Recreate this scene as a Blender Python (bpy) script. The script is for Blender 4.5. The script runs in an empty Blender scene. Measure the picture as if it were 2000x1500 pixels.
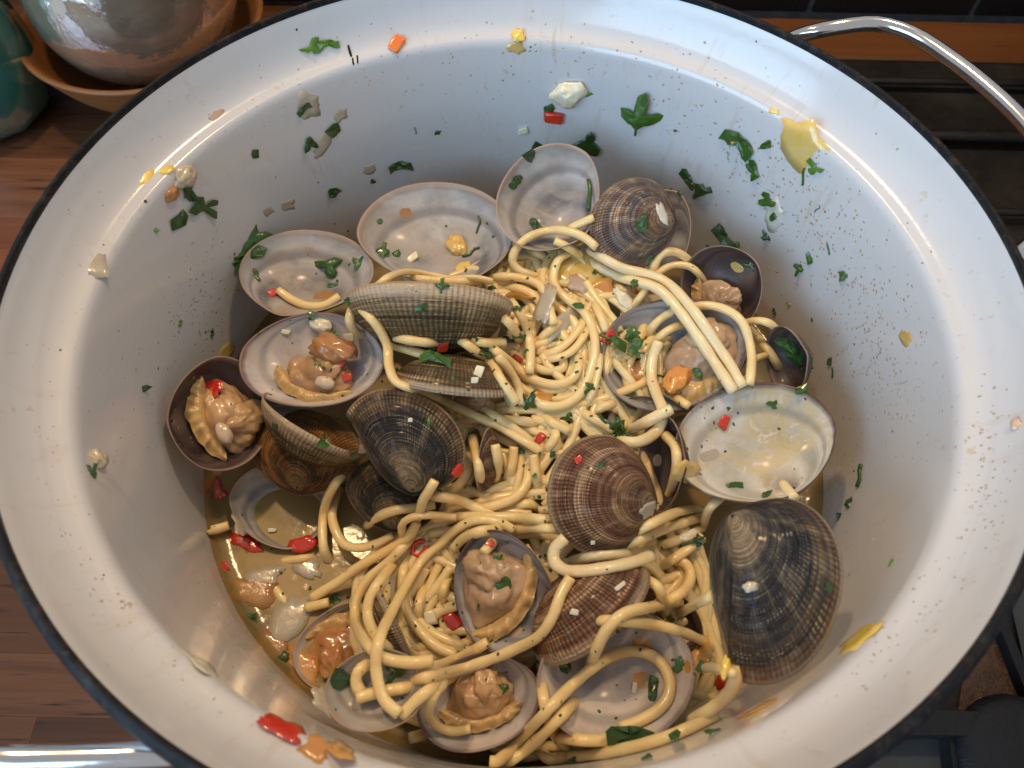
import bpy, math, random
import numpy as np
from mathutils import Vector, Matrix, noise
from mathutils.bvhtree import BVHTree

R = math.radians
S = 0.1                      # metres per pot radius: the pot mouth is 20 cm across
sc = bpy.context.scene
col = sc.collection

# ------------------------------------------------------------------ camera
F = 1500.0                   # focal length in photo pixels (2000 wide)
CAM = np.array([-.0097, -1.0036, 1.1876])
PITCH, ROLL = .5498, -.0213
cd = bpy.data.cameras.new('camera')
cam = bpy.data.objects.new('camera', cd); col.objects.link(cam)
cd.sensor_width = 36.0; cd.lens = 36.0 * F / 2000.0
cd.clip_start = .005; cd.clip_end = 50
cam.matrix_world = Matrix.Translation(Vector(CAM) * S) @ Matrix.Rotation(PITCH, 4, 'X') @ Matrix.Rotation(-ROLL, 4, 'Z')
cd.dof.use_dof = True; cd.dof.focus_distance = 2.0 * S; cd.dof.aperture_fstop = 22
sc.camera = cam

# ------------------------------------------------------------------ light
w = bpy.data.worlds.new('World'); sc.world = w; w.use_nodes = True
w.node_tree.nodes['Background'].inputs[0].default_value = (.87, .92, 1.0, 1)
w.node_tree.nodes['Background'].inputs[1].default_value = .46

def area(name, loc, target, size, sizey, power, colr, shape='RECTANGLE'):
    l = bpy.data.lights.new(name, 'AREA'); l.shape = shape; l.size = size; l.size_y = sizey
    l.energy = power; l.color = colr
    o = bpy.data.objects.new(name, l); col.objects.link(o)
    o.location = Vector(loc) * S
    o.rotation_euler = (Vector(target) - Vector(loc)).to_track_quat('-Z', 'Y').to_euler()
    return o
area('hood_lamp', (-1.7, 2.05, 5.2), (-.2, 0, -.5), .05, .05, 1.65, (1, .66, .35), 'DISK')
area('hood_lamp', (1.7, 2.05, 5.2), (.2, 0, -.5), .05, .05, 1.2, (1, .68, .38), 'DISK')
area('window_light', (-7.4, -7.6, 3.6), (.2, .5, -.2), 1.1, .80, 16.5, (.46, .72, 1.0))

sc.view_settings.view_transform = 'Standard'; sc.view_settings.look = 'None'
sc.view_settings.gamma = 1; sc.view_settings.exposure = -.10
sc.cycles.max_bounces = 8; sc.cycles.diffuse_bounces = 3; sc.cycles.glossy_bounces = 3
sc.cycles.transmission_bounces = 5; sc.cycles.transparent_max_bounces = 8
sc.cycles.caustics_reflective = False; sc.cycles.caustics_refractive = False
sc.cycles.sample_clamp_indirect = 4.0
sc.cycles.use_denoising = True
sc.cycles.use_adaptive_sampling = True; sc.cycles.adaptive_threshold = .025

# ------------------------------------------------------------------ projection helpers (all lengths in pot radii)
_c, _s = math.cos(PITCH), math.sin(PITCH)
CX = np.array([1., 0, 0]); CY = np.array([0, _c, _s]); CZ = np.array([0, -_s, _c])
def ray(px, py):
    x = (px - 1000) / F; y = (750 - py) / F
    cr, sr = math.cos(-ROLL), math.sin(-ROLL)
    x, y = cr * x - sr * y, sr * x + cr * y
    return x * CX + y * CY - CZ            # depth along the view axis = ray parameter
def at(px, py, z):
    d = ray(px, py); return CAM + (z - CAM[2]) / d[2] * d
def camv(x, y, z):                          # picture right, picture up, towards the viewer
    cr, sr = math.cos(-ROLL), math.sin(-ROLL)
    x, y = cr * x - sr * y, sr * x + cr * y
    v = x * CX + y * CY + z * CZ
    return v / np.linalg.norm(v)

# ------------------------------------------------------------------ objects
def tag(o, label=None, cat=None, group=None, kind=None):
    if label: o['label'] = label
    if cat: o['category'] = cat
    if group: o['group'] = group
    if kind: o['kind'] = kind
    return o
def empty(name, loc=(0, 0, 0)):
    o = bpy.data.objects.new(name, None); o.empty_display_size = .01
    o.location = Vector(loc) * S; col.objects.link(o); return o
def mesh(name, V, Fc, mats, parent=None, loc=None, smooth=True, mi=None, uv=None, hard=None):
    """V in pot radii, scene coordinates. loc = the object's origin (same units)."""
    V = np.asarray(V, float)
    if parent is not None and loc is None: o0 = np.array(parent.get('_o', (0, 0, 0)))
    elif loc is None: o0 = np.array([V[:, 0].mean(), V[:, 1].mean(), V[:, 2].min()])
    else: o0 = np.array(loc, float)
    me = bpy.data.meshes.new(name)
    me.from_pydata(((V - o0) * S).tolist(), [], [tuple(int(i) for i in f) for f in Fc])
    if not isinstance(mats, (list, tuple)): mats = [mats]
    for m in mats: me.materials.append(m)
    if mi is not None: me.polygons.foreach_set('material_index', np.asarray(mi, np.int32))
    if uv is not None:
        l = me.uv_layers.new(name='uv'); l.data.foreach_set('uv', np.asarray(uv, np.float32).ravel())
    if smooth: me.polygons.foreach_set('use_smooth', np.ones(len(me.polygons), bool))
    if hard: me.set_sharp_from_angle(angle=R(hard))
    me.update()
    o = bpy.data.objects.new(name, me); col.objects.link(o)
    if parent is not None: o.parent = parent
    else: o.location = Vector(o0) * S
    return o
def thing(name, loc, label, cat, group=None):
    o = empty(name, loc); o['_o'] = tuple(float(x) for x in loc); tag(o, label, cat, group); return o

def lathe(prof, n=96, cx=0, cy=0, closed=False):
    prof = np.asarray(prof, float); k = len(prof)
    a = np.linspace(0, 2 * np.pi, n, endpoint=False)
    V = np.stack([cx + prof[None, :, 0] * np.cos(a)[:, None], cy + prof[None, :, 0] * np.sin(a)[:, None],
                  np.repeat(prof[None, :, 1], n, 0)], 2).reshape(-1, 3)
    Fc = []
    for i in range(n):
        j = (i + 1) % n
        for q in range(k - 1 + (1 if closed else 0)):
            q2 = (q + 1) % k
            Fc.append((i * k + q, j * k + q, j * k + q2, i * k + q2))
    return V, Fc
def chaikin(P, it=2):
    P = np.asarray(P, float)
    for _ in range(it):
        Q = [P[0]]
        for a, b in zip(P[:-1], P[1:]): Q += [.75 * a + .25 * b, .25 * a + .75 * b]
        Q.append(P[-1]); P = np.array(Q)
    return P
def catmull(P, step):
    P = np.asarray(P, float)
    if len(P) == 2: P = np.array([P[0], (P[0] + P[1]) / 2, P[1]])
    E = np.vstack([2 * P[0] - P[1], P, 2 * P[-1] - P[-2]]); out = []
    for i in range(1, len(E) - 2):
        p0, p1, p2, p3 = E[i - 1:i + 3]
        n = max(2, int(np.linalg.norm(p2 - p1) / step))
        for t in np.linspace(0, 1, n, endpoint=False):
            out.append(.5 * ((2 * p1) + (-p0 + p2) * t + (2 * p0 - 5 * p1 + 4 * p2 - p3) * t * t + (-p0 + 3 * p1 - 3 * p2 + p3) * t ** 3))
    out.append(E[-2]); return np.array(out)
def tube(P, rad, n=10, cap=True, flat=None):
    P = np.asarray(P, float); m = len(P)
    rad = np.full(m, rad) if np.isscalar(rad) else np.asarray(rad)
    T = np.gradient(P, axis=0); T /= np.linalg.norm(T, axis=1)[:, None] + 1e-12
    u = np.cross(T[0], [0, 0, 1.]);
    if np.linalg.norm(u) < 1e-4: u = np.cross(T[0], [1., 0, 0])
    u /= np.linalg.norm(u); V = []
    a = np.linspace(0, 2 * np.pi, n, endpoint=False)
    for i in range(m):
        u = u - T[i] * np.dot(u, T[i]); u /= np.linalg.norm(u); v = np.cross(T[i], u)
        fl = 1 if flat is None else flat
        V.append(P[i] + rad[i] * (np.cos(a)[:, None] * u + fl * np.sin(a)[:, None] * v))
    V = np.vstack(V); Fc = []
    for i in range(m - 1):
        for j in range(n):
            k = (j + 1) % n; Fc.append((i * n + j, i * n + k, (i + 1) * n + k, (i + 1) * n + j))
    if cap: Fc.append(tuple(range(n - 1, -1, -1))); Fc.append(tuple((m - 1) * n + j for j in range(n)))
    return V, Fc
def bx(x0, x1, y0, y1, z0, z1, b=.004):
    """box with chamfered top edges"""
    V = [(x0, y0, z0), (x1, y0, z0), (x1, y1, z0), (x0, y1, z0), (x0, y0, z1 - b), (x1, y0, z1 - b), (x1, y1, z1 - b), (x0, y1, z1 - b),
         (x0 + b, y0 + b, z1), (x1 - b, y0 + b, z1), (x1 - b, y1 - b, z1), (x0 + b, y1 - b, z1)]
    Fc = [(3, 2, 1, 0), (0, 1, 5, 4), (1, 2, 6, 5), (2, 3, 7, 6), (3, 0, 4, 7), (4, 5, 9, 8), (5, 6, 10, 9), (6, 7, 11, 10), (7, 4, 8, 11), (8, 9, 10, 11)]
    return V, Fc

# ray casting against what has been built so far
BV = []
def solid(V, Fc): BV.append(BVHTree.FromPolygons([tuple(map(float, v)) for v in V], [tuple(int(i) for i in f) for f in Fc]))
def hit(px, py, skip=()):
    d = Vector(ray(px, py)); L = d.length; d.normalize(); o = Vector(CAM); best = None
    for i, b in enumerate(BV):
        if i in skip: continue
        r = b.ray_cast(o, d)
        if r[0] is not None and (best is None or r[3] < best[1]): best = (r, r[3])
    if best is None: return None
    n = best[0][1]
    if n.dot(d) > 0: n = -n
    return np.array(best[0][0]), np.array(n), best[1] / L

# ------------------------------------------------------------------ materials
class M:
    def __init__(s, name, base=(.5, .5, .5), rough=.5, **kw):
        s.m = bpy.data.materials.new(name); s.m.use_nodes = True; s.t = s.m.node_tree
        s.b = s.t.nodes['Principled BSDF']; s.out = s.t.nodes['Material Output']
        s.set('Base Color', (*base, 1)); s.set('Roughness', rough)
        for k, v in kw.items(): s.set({'coat': 'Coat Weight', 'coatr': 'Coat Roughness', 'sss': 'Subsurface Weight', 'metal': 'Metallic', 'trans': 'Transmission Weight',
                                       'ior': 'IOR', 'spec': 'Specular IOR Level', 'sheen': 'Sheen Weight', 'alpha': 'Alpha'}[k], v)
        if kw.get('sss'): s.set('Subsurface Radius', (1, .6, .3)); s.set('Subsurface Scale', .0025)
    def set(s, k, v): s.b.inputs[k].default_value = v
    def n(s, ty, **kw):
        x = s.t.nodes.new(ty)
        for k, v in kw.items(): setattr(x, k, v)
        return x
    def l(s, a, b): s.t.links.new(a, b)
    def coord(s, which='Object'): return s.n('ShaderNodeTexCoord').outputs[which]
    def mapping(s, v, scale=(1, 1, 1), rot=(0, 0, 0), loc=None):
        x = s.n('ShaderNodeMapping'); s.l(v, x.inputs[0]); x.inputs['Scale'].default_value = scale; x.inputs['Rotation'].default_value = rot
        if loc is not None:
            if hasattr(loc, 'links'): s.l(loc, x.inputs['Location'])
            else: x.inputs['Location'].default_value = loc
        return x.outputs[0]
    def noise(s, v, scale, detail=4, rough=.55, dist=0, out='Fac'):
        x = s.n('ShaderNodeTexNoise'); s.l(v, x.inputs['Vector']); x.inputs['Scale'].default_value = scale
        x.inputs['Detail'].default_value = detail; x.inputs['Roughness'].default_value = rough; x.inputs['Distortion'].default_value = dist
        return x.outputs[out]
    def vor(s, v, scale, out='Distance', feature='F1'):
        x = s.n('ShaderNodeTexVoronoi', feature=feature); s.l(v, x.inputs['Vector']); x.inputs['Scale'].default_value = scale; return x.outputs[out]
    def ramp(s, f, stops):
        x = s.n('ShaderNodeValToRGB'); s.l(f, x.inputs[0]); e = x.color_ramp.elements
        while len(e) < len(stops): e.new(.5)
        for q, (p, c) in zip(e, stops): q.position = p; q.color = (*c, 1) if len(c) == 3 else c
        return x.outputs[0]
    def val(s, f, a, b, lo=0, hi=1):
        x = s.n('ShaderNodeMapRange'); s.l(f, x.inputs[0])
        for i, v in zip((1, 2, 3, 4), (a, b, lo, hi)): x.inputs[i].default_value = v
        return x.outputs[0]
    def math(s, op, a, b=None):
        x = s.n('ShaderNodeMath', operation=op)
        for i, v in enumerate((a, b)):
            if v is None: continue
            if hasattr(v, 'links'): s.l(v, x.inputs[i])
            else: x.inputs[i].default_value = v
        return x.outputs[0]
    def mix(s, f, a, b, mode='MIX'):
        x = s.n('ShaderNodeMix', data_type='RGBA', blend_type=mode)
        for i, v in ((0, f), (6, a), (7, b)):
            if hasattr(v, 'links'): s.l(v, x.inputs[i])
            elif i: x.inputs[i].default_value = (*v, 1)
            else: x.inputs[i].default_value = v
        return x.outputs[2]
    def sep(s, v):
        x = s.n('ShaderNodeSeparateXYZ'); s.l(v, x.inputs[0]); return x.outputs
    def base(s, c): s.l(c, s.b.inputs['Base Color'])
    def rough(s, c): s.l(c, s.b.inputs['Roughness'])
    def bump(s, h, strength=.3, dist=.0005):
        x = s.n('ShaderNodeBump'); s.l(h, x.inputs['Height']); x.inputs['Strength'].default_value = strength; x.inputs['Distance'].default_value = dist
        s.l(x.outputs[0], s.b.inputs['Normal']); return x
    def rnd(s): return s.n('ShaderNodeObjectInfo').outputs['Random']

def mat_enamel():
    m = M('white_enamel', (.60, .605, .61), .18, coat=.3, coatr=.08)
    c = m.coord(); z = m.sep(c)[2]
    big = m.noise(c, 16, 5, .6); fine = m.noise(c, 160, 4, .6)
    # patchy cooked-on starch film; its tan fade also paints shade low on the wall
    low_shade = m.val(z, .012, .056, 1, 0)
    film = m.math('MULTIPLY', m.val(m.math('ADD', m.math('MULTIPLY', big, .7), m.math('MULTIPLY', fine, .3)), .40, .72), low_shade)
    col1 = m.mix(m.math('MULTIPLY', film, .55), (.60, .605, .61), (.48, .37, .23))  # film tint, also painted shade low on the wall
    spk = m.val(m.noise(c, 420, 3, .6), .64, .72); spm = m.val(m.noise(m.mapping(c, loc=(3, 1, 7)), 26, 3, .6), .47, .62)
    col2 = m.mix(m.math('MULTIPLY', m.math('MULTIPLY', spk, spm), .55), col1, (.52, .33, .13))
    sm = m.val(m.noise(m.mapping(c, loc=(9, 4, 2)), 70, 5, .7), .60, .75)
    col3 = m.mix(m.math('MULTIPLY', sm, .22), col2, (.42, .36, .30))
    x_, y_, z_ = m.sep(c); ang = m.math('ARCTAN2', y_, x_); pc = m.n('ShaderNodeCombineXYZ'); m.l(m.math('MULTIPLY', ang, 9.), pc.inputs[0]); m.l(m.math('MULTIPLY', z_, 22.), pc.inputs[1])
    drip = m.math('MULTIPLY', m.val(m.noise(pc.outputs[0], 3.2, 5, .65, .4), .56, .70), m.val(m.noise(m.mapping(c, loc=(5, 5, 1)), 22, 3, .6), .46, .60))
    col4 = m.mix(m.math('MULTIPLY', drip, .34), col3, (.44, .33, .19))
    tz = m.math('ADD', z_, m.math('MULTIPLY', m.noise(c, 60, 4, .6), .008))
    tide = m.math('MULTIPLY', m.math('MULTIPLY', m.val(tz, .0295, .0270), m.val(tz, .0150, .0200)), m.val(m.noise(c, 45, 5, .7), .38, .62))
    col4 = m.mix(m.math('MULTIPLY', tide, .55), col4, (.40, .25, .10))
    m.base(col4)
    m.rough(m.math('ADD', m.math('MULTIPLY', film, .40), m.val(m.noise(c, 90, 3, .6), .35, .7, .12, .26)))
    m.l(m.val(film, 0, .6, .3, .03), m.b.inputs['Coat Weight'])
    h = m.math('ADD', m.math('MULTIPLY', m.math('MULTIPLY', m.noise(c, 380, 3, .6), m.val(m.noise(c, 30, 2, .5), .45, .6)), .8), m.math('MULTIPLY', m.math('MULTIPLY', m.noise(c, 260, 4, .65), film), 1.2))
    m.bump(h, .22, .0006)
    return m.m
def mat_rim():
    m = M('worn_black_enamel', (.012, .013, .016), .25)
    c = m.coord(); f = m.val(m.noise(c, 130, 5, .7), .52, .68); g = m.val(m.noise(c, 420, 4, .7), .55, .72)
    k = m.mix(f, (.010, .011, .013), (.040, .036, .034)); k = m.mix(m.math('MULTIPLY', g, .8), k, (.085, .042, .022)); m.base(k)
    m.rough(m.val(m.noise(c, 200, 4, .6), .3, .7, .26, .6)); m.set('Specular IOR Level', .14); m.bump(m.noise(c, 350, 5, .75), .8, .0008)
    return m.m
def mat_chrome():
    m = M('polished_steel', (.78, .75, .71), .07, metal=1); c = m.coord(); m.rough(m.val(m.noise(c, 60, 3), .3, .8, .10, .22)); m.bump(m.noise(c, 300, 2), .05, .0003); return m.m
def mat_shell(name, dark, mid, light, blotch, seed, stripe=.5, zones=None):
    m = M(name, mid, .3, coat=.12, coatr=.12, spec=.35)
    uv = m.coord('UV'); rnd = m.rnd(); u, v, _ = m.sep(uv)
    off = m.n('ShaderNodeCombineXYZ'); m.l(m.math('MULTIPLY', rnd, 37.), off.inputs[0]); m.l(m.math('MULTIPLY', rnd, 19.), off.inputs[1]); off.inputs[2].default_value = seed
    w1 = m.noise(m.mapping(uv, (5, 5, 1), loc=off.outputs[0]), 1.6, 4, .6)
    uu = m.math('ADD', u, m.math('MULTIPLY', w1, .010)); vv = m.math('ADD', v, m.math('MULTIPLY', w1, .035))
    amp = m.noise(m.mapping(uv, (9, 12, 1), loc=off.outputs[0]), 1.0, 3, .6)
    ribs = m.math('SINE', m.math('MULTIPLY', uu, 2 * math.pi * 88))
    rings = m.noise(m.mapping(uv, (1.5, 62, 1), loc=off.outputs[0]), 1.0, 3, .55)
    rings2 = m.math('SINE', m.math('ADD', m.math('MULTIPLY', vv, 2 * math.pi * 7.3), m.math('MULTIPLY', w1, 9.)))
    net = m.math('ADD', m.math('MULTIPLY', m.val(ribs, -1, 1), m.val(amp, .3, .7, .12, .52)), m.math('MULTIPLY', m.val(rings, .34, .66), .62))
    cn = m.noise(m.mapping(uv, (1.6, 11, 1), loc=off.outputs[0]), 1.0, 5, .7)       # growth bands
    rn = m.noise(m.mapping(uv, (26, 3, 1), loc=off.outputs[0]), 1.0, 4, .6)        # rays
    bn = m.noise(m.mapping(uv, (5, 3.2, 1), loc=off.outputs[0]), 1.0, 4, .6, .5)   # blotches
    big = m.noise(m.mapping(uv, (2.2, 2.6, 1), loc=off.outputs[0]), 1.0, 3, .6)
    vz = m.math('ADD', v, m.math('ADD', m.math('MULTIPLY', m.math('SUBTRACT', cn, .5), .34), m.math('MULTIPLY', m.math('SUBTRACT', big, .5), .30)))
    k = m.ramp(vz, zones)
    k = m.mix(m.math('MULTIPLY', m.val(cn, .50, .38), .4), k, dark)
    k = m.mix(m.math('MULTIPLY', m.val(rn, .50, .70), stripe), k, light)
    k = m.mix(m.math('MULTIPLY', m.val(bn, .52, .62), .7), k, blotch)
    k = m.mix(m.val(v, .22, .05, 0, .55), k, light)                               # worn pale beak
    grain = m.noise(m.mapping(uv, (90, 60, 1)), 1.0, 3, .6)
    wear = m.noise(m.mapping(uv, (7, 9, 1), loc=off.outputs[0]), 1.3, 4, .65)
    crest = m.math('MULTIPLY', m.val(m.math('MULTIPLY', net, m.val(grain, .25, .7, .6, 1.2)), .55, .85), m.val(wear, .42, .62))
    k = m.mix(m.math('MULTIPLY', crest, .45), k, light)
    gl = m.math('ABSOLUTE', m.math('SINE', m.math('ADD', m.math('MULTIPLY', v, 24.), m.math('MULTIPLY', cn, 16.))))
    k = m.mix(m.math('MULTIPLY', m.val(gl, .22, .0), .65), k, tuple(x * .35 for x in dark))
    sh = m.val(net, .18, .85, .46, 1.75); cc = m.n('ShaderNodeCombineColor')
    for i in range(3): m.l(sh, cc.inputs[i])
    k = m.mix(1.0, k, cc.outputs[0], 'MULTIPLY')
    k = m.mix(m.val(v, .955, .98, 0, .8), k, (.52, .41, .28))
    m.base(k); m.rough(m.val(m.noise(uv, 30, 3), .3, .7, .24, .50))
    h = m.math('ADD', m.math('ADD', net, m.math('MULTIPLY', m.val(rings2, -1, 1), .8)), m.math('MULTIPLY', grain, .35)); m.bump(h, .85, .0007)
    return m.m
def mat_inner(name, pearl, shade, edge, seed, film=None):
    m = M(name, pearl, .46, coat=.10, coatr=.12)
    uv = m.coord('UV'); c = m.coord(); u, v, _ = m.sep(uv); rnd = m.rnd()
    off = m.n('ShaderNodeCombineXYZ'); m.l(m.math('MULTIPLY', rnd, 11.), off.inputs[0]); off.inputs[2].default_value = seed
    a = m.noise(m.mapping(c, loc=off.outputs[0]), 55, 5, .6, .4); b = m.noise(m.mapping(c, loc=off.outputs[0]), 190, 5, .65)
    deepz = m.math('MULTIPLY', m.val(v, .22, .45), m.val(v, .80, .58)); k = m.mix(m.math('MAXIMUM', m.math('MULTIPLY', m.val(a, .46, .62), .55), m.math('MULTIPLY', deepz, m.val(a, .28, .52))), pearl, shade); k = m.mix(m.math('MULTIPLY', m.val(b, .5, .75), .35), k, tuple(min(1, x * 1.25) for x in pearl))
    if film:
        k = m.mix(m.math('MULTIPLY', m.val(m.noise(m.mapping(c, loc=(4, 2, 8)), 70, 5, .65, .8), .46, .60), .75), k, film)
        if seed == 5: k = m.mix(m.math('MULTIPLY', m.val(m.noise(m.mapping(c, loc=(1, 6, 3)), 150, 5, .7, .6), .56, .66), .8), k, (.78, .74, .72))
    sc_ = m.math('ADD', v, m.math('MULTIPLY', a, .10))
    k = m.mix(m.math('MULTIPLY', m.math('MULTIPLY', m.val(sc_, .80, .84), m.val(sc_, .93, .88)), .55), k, tuple(x * .62 for x in shade))   # pallial line
    k = m.mix(m.val(sc_, 1.015, 1.05), k, edge)
    k = m.mix(m.val(v, .28, .05, 0, .75), k, edge)
    m.base(k); m.bump(m.math('ADD', b, m.math('MULTIPLY', m.math('SINE', m.math('MULTIPLY', v, 90)), .12)), .12, .0006); return m.m
def mat_food(name, a, b, rough=.28, sss=.35, scale=120, coat=.5, bump=.15, trans=0, spread=(.35, .65)):
    m = M(name, a, rough, sss=sss, coat=coat, coatr=.12)
    if trans: m.set('Transmission Weight', trans)
    c = m.coord(); k = m.mix(m.val(m.noise(c, scale, 4, .6, .3), *spread), a, b); m.base(k); m.bump(m.noise(c, scale * 3, 4, .6), bump, .0006); return m.m
def mat_pasta(name, a, b):
    m = M(name, a, .34, sss=.45, coat=.5, coatr=.14)
    m.set('Subsurface Radius', (1, .75, .35)); m.set('Subsurface Scale', .0022)
    c = m.coord(); r = m.rnd()
    k = m.mix(m.val(m.noise(c, 45, 3, .5), .3, .7), a, b); k = m.mix(m.math('MULTIPLY', r, .45), k, tuple(x * .80 for x in b))
    gp = m.n('ShaderNodeNewGeometry').outputs['Position']
    k = m.mix(m.math('MULTIPLY', m.val(m.noise(gp, 42, 4, .6, .5), .50, .66), .28), k, (.84, .46, .14))
    m.base(k); m.rough(m.val(m.noise(c, 240, 3), .3, .7, .28, .55)); m.bump(m.math('ADD', m.noise(c, 330, 4, .65), m.math('MULTIPLY', m.noise(c, 900, 2), .6)), .38, .0006); return m.m
def mat_leaf(name, a, b):
    m = M(name, a, .32, coat=.35, coatr=.12); m.set('Subsurface Weight', .1); m.set('Subsurface Scale', .001)
    c = m.coord(); k = m.mix(m.val(m.noise(c, 260, 3, .6), .35, .68), a, b); k = m.mix(m.math('MULTIPLY', m.rnd(), .5), k, tuple(x * .62 for x in a))
    m.base(k); m.bump(m.noise(c, 700, 3, .6), .5, .0004); return m.m
def mat_broth():
    m = M('broth', (.30, .20, .075), .06); t = m.t; c = m.coord()
    tr = m.n('ShaderNodeBsdfTransparent'); tr.inputs[0].default_value = (.84, .68, .38, 1)
    df = m.n('ShaderNodeBsdfPrincipled'); df.inputs['Roughness'].default_value = .5
    m.l(m.mix(m.val(m.noise(c, 60, 5, .6, .6), .38, .66), (.29, .215, .075), (.40, .275, .100)), df.inputs['Base Color'])
    mx = m.n('ShaderNodeMixShader'); xb, yb, _z = m.sep(c); rb = m.math('SQRT', m.math('ADD', m.math('MULTIPLY', xb, xb), m.math('MULTIPLY', yb, yb)))
    m.l(m.math('MULTIPLY', m.val(m.noise(c, 48, 4, .6), .3, .7, .80, .95), m.val(m.math('ADD', rb, m.math('MULTIPLY', m.noise(c, 90, 3, .6), .004)), .0780, .0855, 1, .40)), mx.inputs[0]); m.l(tr.outputs[0], mx.inputs[1]); m.l(df.outputs[0], mx.inputs[2])
    gl = m.n('ShaderNodeBsdfGlossy'); gl.inputs['Roughness'].default_value = .11
    drops = m.val(m.vor(c, 260), .0, .40, 1, 0); dm = m.val(m.noise(c, 40, 3), .44, .56)
    bp = m.n('ShaderNodeBump'); bp.inputs['Strength'].default_value = .32; bp.inputs['Distance'].default_value = .0009
    m.l(m.math('ADD', m.math('MULTIPLY', m.math('MULTIPLY', drops, dm), .35), m.math('MULTIPLY', m.noise(c, 130, 4, .6), .38)), bp.inputs['Height'])
    for x in (gl, df): m.l(bp.outputs[0], x.inputs['Normal'])
    fr = m.n('ShaderNodeFresnel'); fr.inputs['IOR'].default_value = 1.27; m.l(bp.outputs[0], fr.inputs['Normal'])
    m2 = m.n('ShaderNodeMixShader'); m.l(fr.outputs[0], m2.inputs[0]); m.l(mx.outputs[0], m2.inputs[1]); m.l(gl.outputs[0], m2.inputs[2])
    m.l(m2.outputs[0], m.out.inputs['Surface']); return m.m
def mat_wood(name, a, b, dark, scale=1.):
    m = M(name, a, .42, coat=.12, coatr=.25); c = m.coord(); r = m.rnd()
    off = m.n('ShaderNodeCombineXYZ')
    for i, q in enumerate((7., 13., 3.)): m.l(m.math('MULTIPLY', r, q), off.inputs[i])
    g = m.noise(m.mapping(c, (5 * scale, 75 * scale, 75 * scale), loc=off.outputs[0]), 1.6, 6, .62, .6); p = m.noise(m.mapping(c, (22 * scale, 420 * scale, 420 * scale), loc=off.outputs[0]), 1.2, 3, .6)
    k = m.mix(m.val(g, .3, .7), a, b); k = m.mix(m.val(p, .60, .70), k, dark); k = m.mix(m.math('MULTIPLY', r, .75), k, tuple(x * .40 for x in a)); k = m.mix(m.val(m.math('FRACT', m.math('MULTIPLY', r, 7.)), .55, .95, 0, .5), k, (b[0] * 1.25, b[1] * .85, b[2] * .75)); m.base(k)
    m.set('Specular IOR Level', .3); m.rough(m.val(p, .3, .7, .40, .60)); m.bump(p, .3, .0004); return m.m
def mat_glass(name, tint, rough=.05, depth=.55):
    m = M(name, tint, rough, trans=depth, ior=1.45); c = m.coord(); m.bump(m.noise(c, 40, 4, .6), .35, .002); m.base(m.mix(m.val(m.noise(c, 25, 4, .6), .35, .65), tint, tuple(x * .55 for x in tint))); return m.m

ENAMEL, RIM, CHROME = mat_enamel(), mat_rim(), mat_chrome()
SH = {
 'brown': mat_shell('brown_shell', (.070, .026, .012), (.27, .130, .068), (.62, .46, .28), (.11, .044, .022), 1, .40,
     [(.05, (.16, .080, .045)), (.28, (.12, .050, .026)), (.42, (.34, .19, .10)), (.50, (.15, .062, .032)), (.66, (.19, .082, .042)), (.74, (.42, .27, .15)), (.80, (.14, .058, .030)), (.97, (.20, .095, .052))]),
 'dark':  mat_shell('dark_shell', (.016, .012, .010), (.155, .092, .048), (.60, .46, .27), (.012, .014, .020), 2, .28,
     [(.05, (.42, .31, .18)), (.24, (.30, .215, .125)), (.36, (.060, .050, .044)), (.50, (.018, .018, .021)), (.68, (.026, .021, .018)), (.78, (.110, .068, .034)), (.86, (.040, .026, .016)), (.97, (.19, .105, .060))]),
 'olive': mat_shell('olive_shell', (.055, .030, .010), (.23, .140, .055), (.58, .43, .23), (.045, .028, .012), 3, .35,
     [(.05, (.18, .12, .055)), (.35, (.10, .060, .022)), (.55, (.22, .140, .054)), (.66, (.070, .042, .015)), (.80, (.19, .120, .050)), (.90, (.085, .050, .020)), (.97, (.30, .21, .11))]),
 'grey':  mat_shell('grey_shell', (.060, .042, .035), (.29, .185, .115), (.62, .47, .31), (.075, .068, .078), 4, .55,
     [(.05, (.38, .25, .16)), (.30, (.26, .16, .10)), (.48, (.10, .088, .092)), (.62, (.25, .165, .10)), (.75, (.085, .074, .078)), (.88, (.22, .135, .085)), (.97, (.34, .24, .16))]),
 'amber': mat_shell('amber_shell', (.070, .026, .006), (.32, .135, .032), (.50, .30, .12), (.040, .020, .008), 5, .30,
     [(.05, (.16, .07, .02)), (.35, (.10, .040, .010)), (.55, (.34, .145, .034)), (.75, (.16, .065, .016)), (.97, (.38, .19, .06))]),
}
IN = {
 'white': mat_inner('white_shell_lining', (.62, .58, .55), (.30, .285, .30), (.20, .13, .12), 1, (.48, .40, .34)),
 'grey':  mat_inner('grey_shell_lining', (.48, .46, .44), (.13, .13, .135), (.36, .27, .21), 2, (.36, .31, .25)),
 'dark':  mat_inner('dark_shell_lining', (.085, .058, .050), (.028, .018, .020), (.24, .16, .13), 3),
 'blue':  mat_inner('purple_shell_lining', (.40, .39, .38), (.14, .145, .16), (.085, .050, .055), 4),
 'cream': mat_inner('pearly_shell_lining', (.64, .62, .56), (.32, .33, .28), (.10, .060, .055), 5, (.52, .42, .20)),
}
PASTA = mat_pasta('cooked_pasta', (.87, .61, .25), (.92, .74, .39))
PASTA_PALE = mat_pasta('pale_pasta', (.86, .70, .38), (.90, .77, .48))
LEAF = mat_leaf('parsley_green', (.030, .105, .012), (.055, .155, .018)); LEAF_D = mat_leaf('dark_parsley', (.020, .070, .013), (.034, .105, .017)); LEAF_L = mat_leaf('light_parsley', (.075, .22, .020), (.14, .30, .035))
CHILI = mat_food('red_chili', (.50, .020, .010), (.62, .050, .018), .2, 0, 150, .8)
ORCH = mat_food('orange_chili', (.75, .13, .025), (.80, .24, .03), .2, 0, 150, .8)
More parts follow.
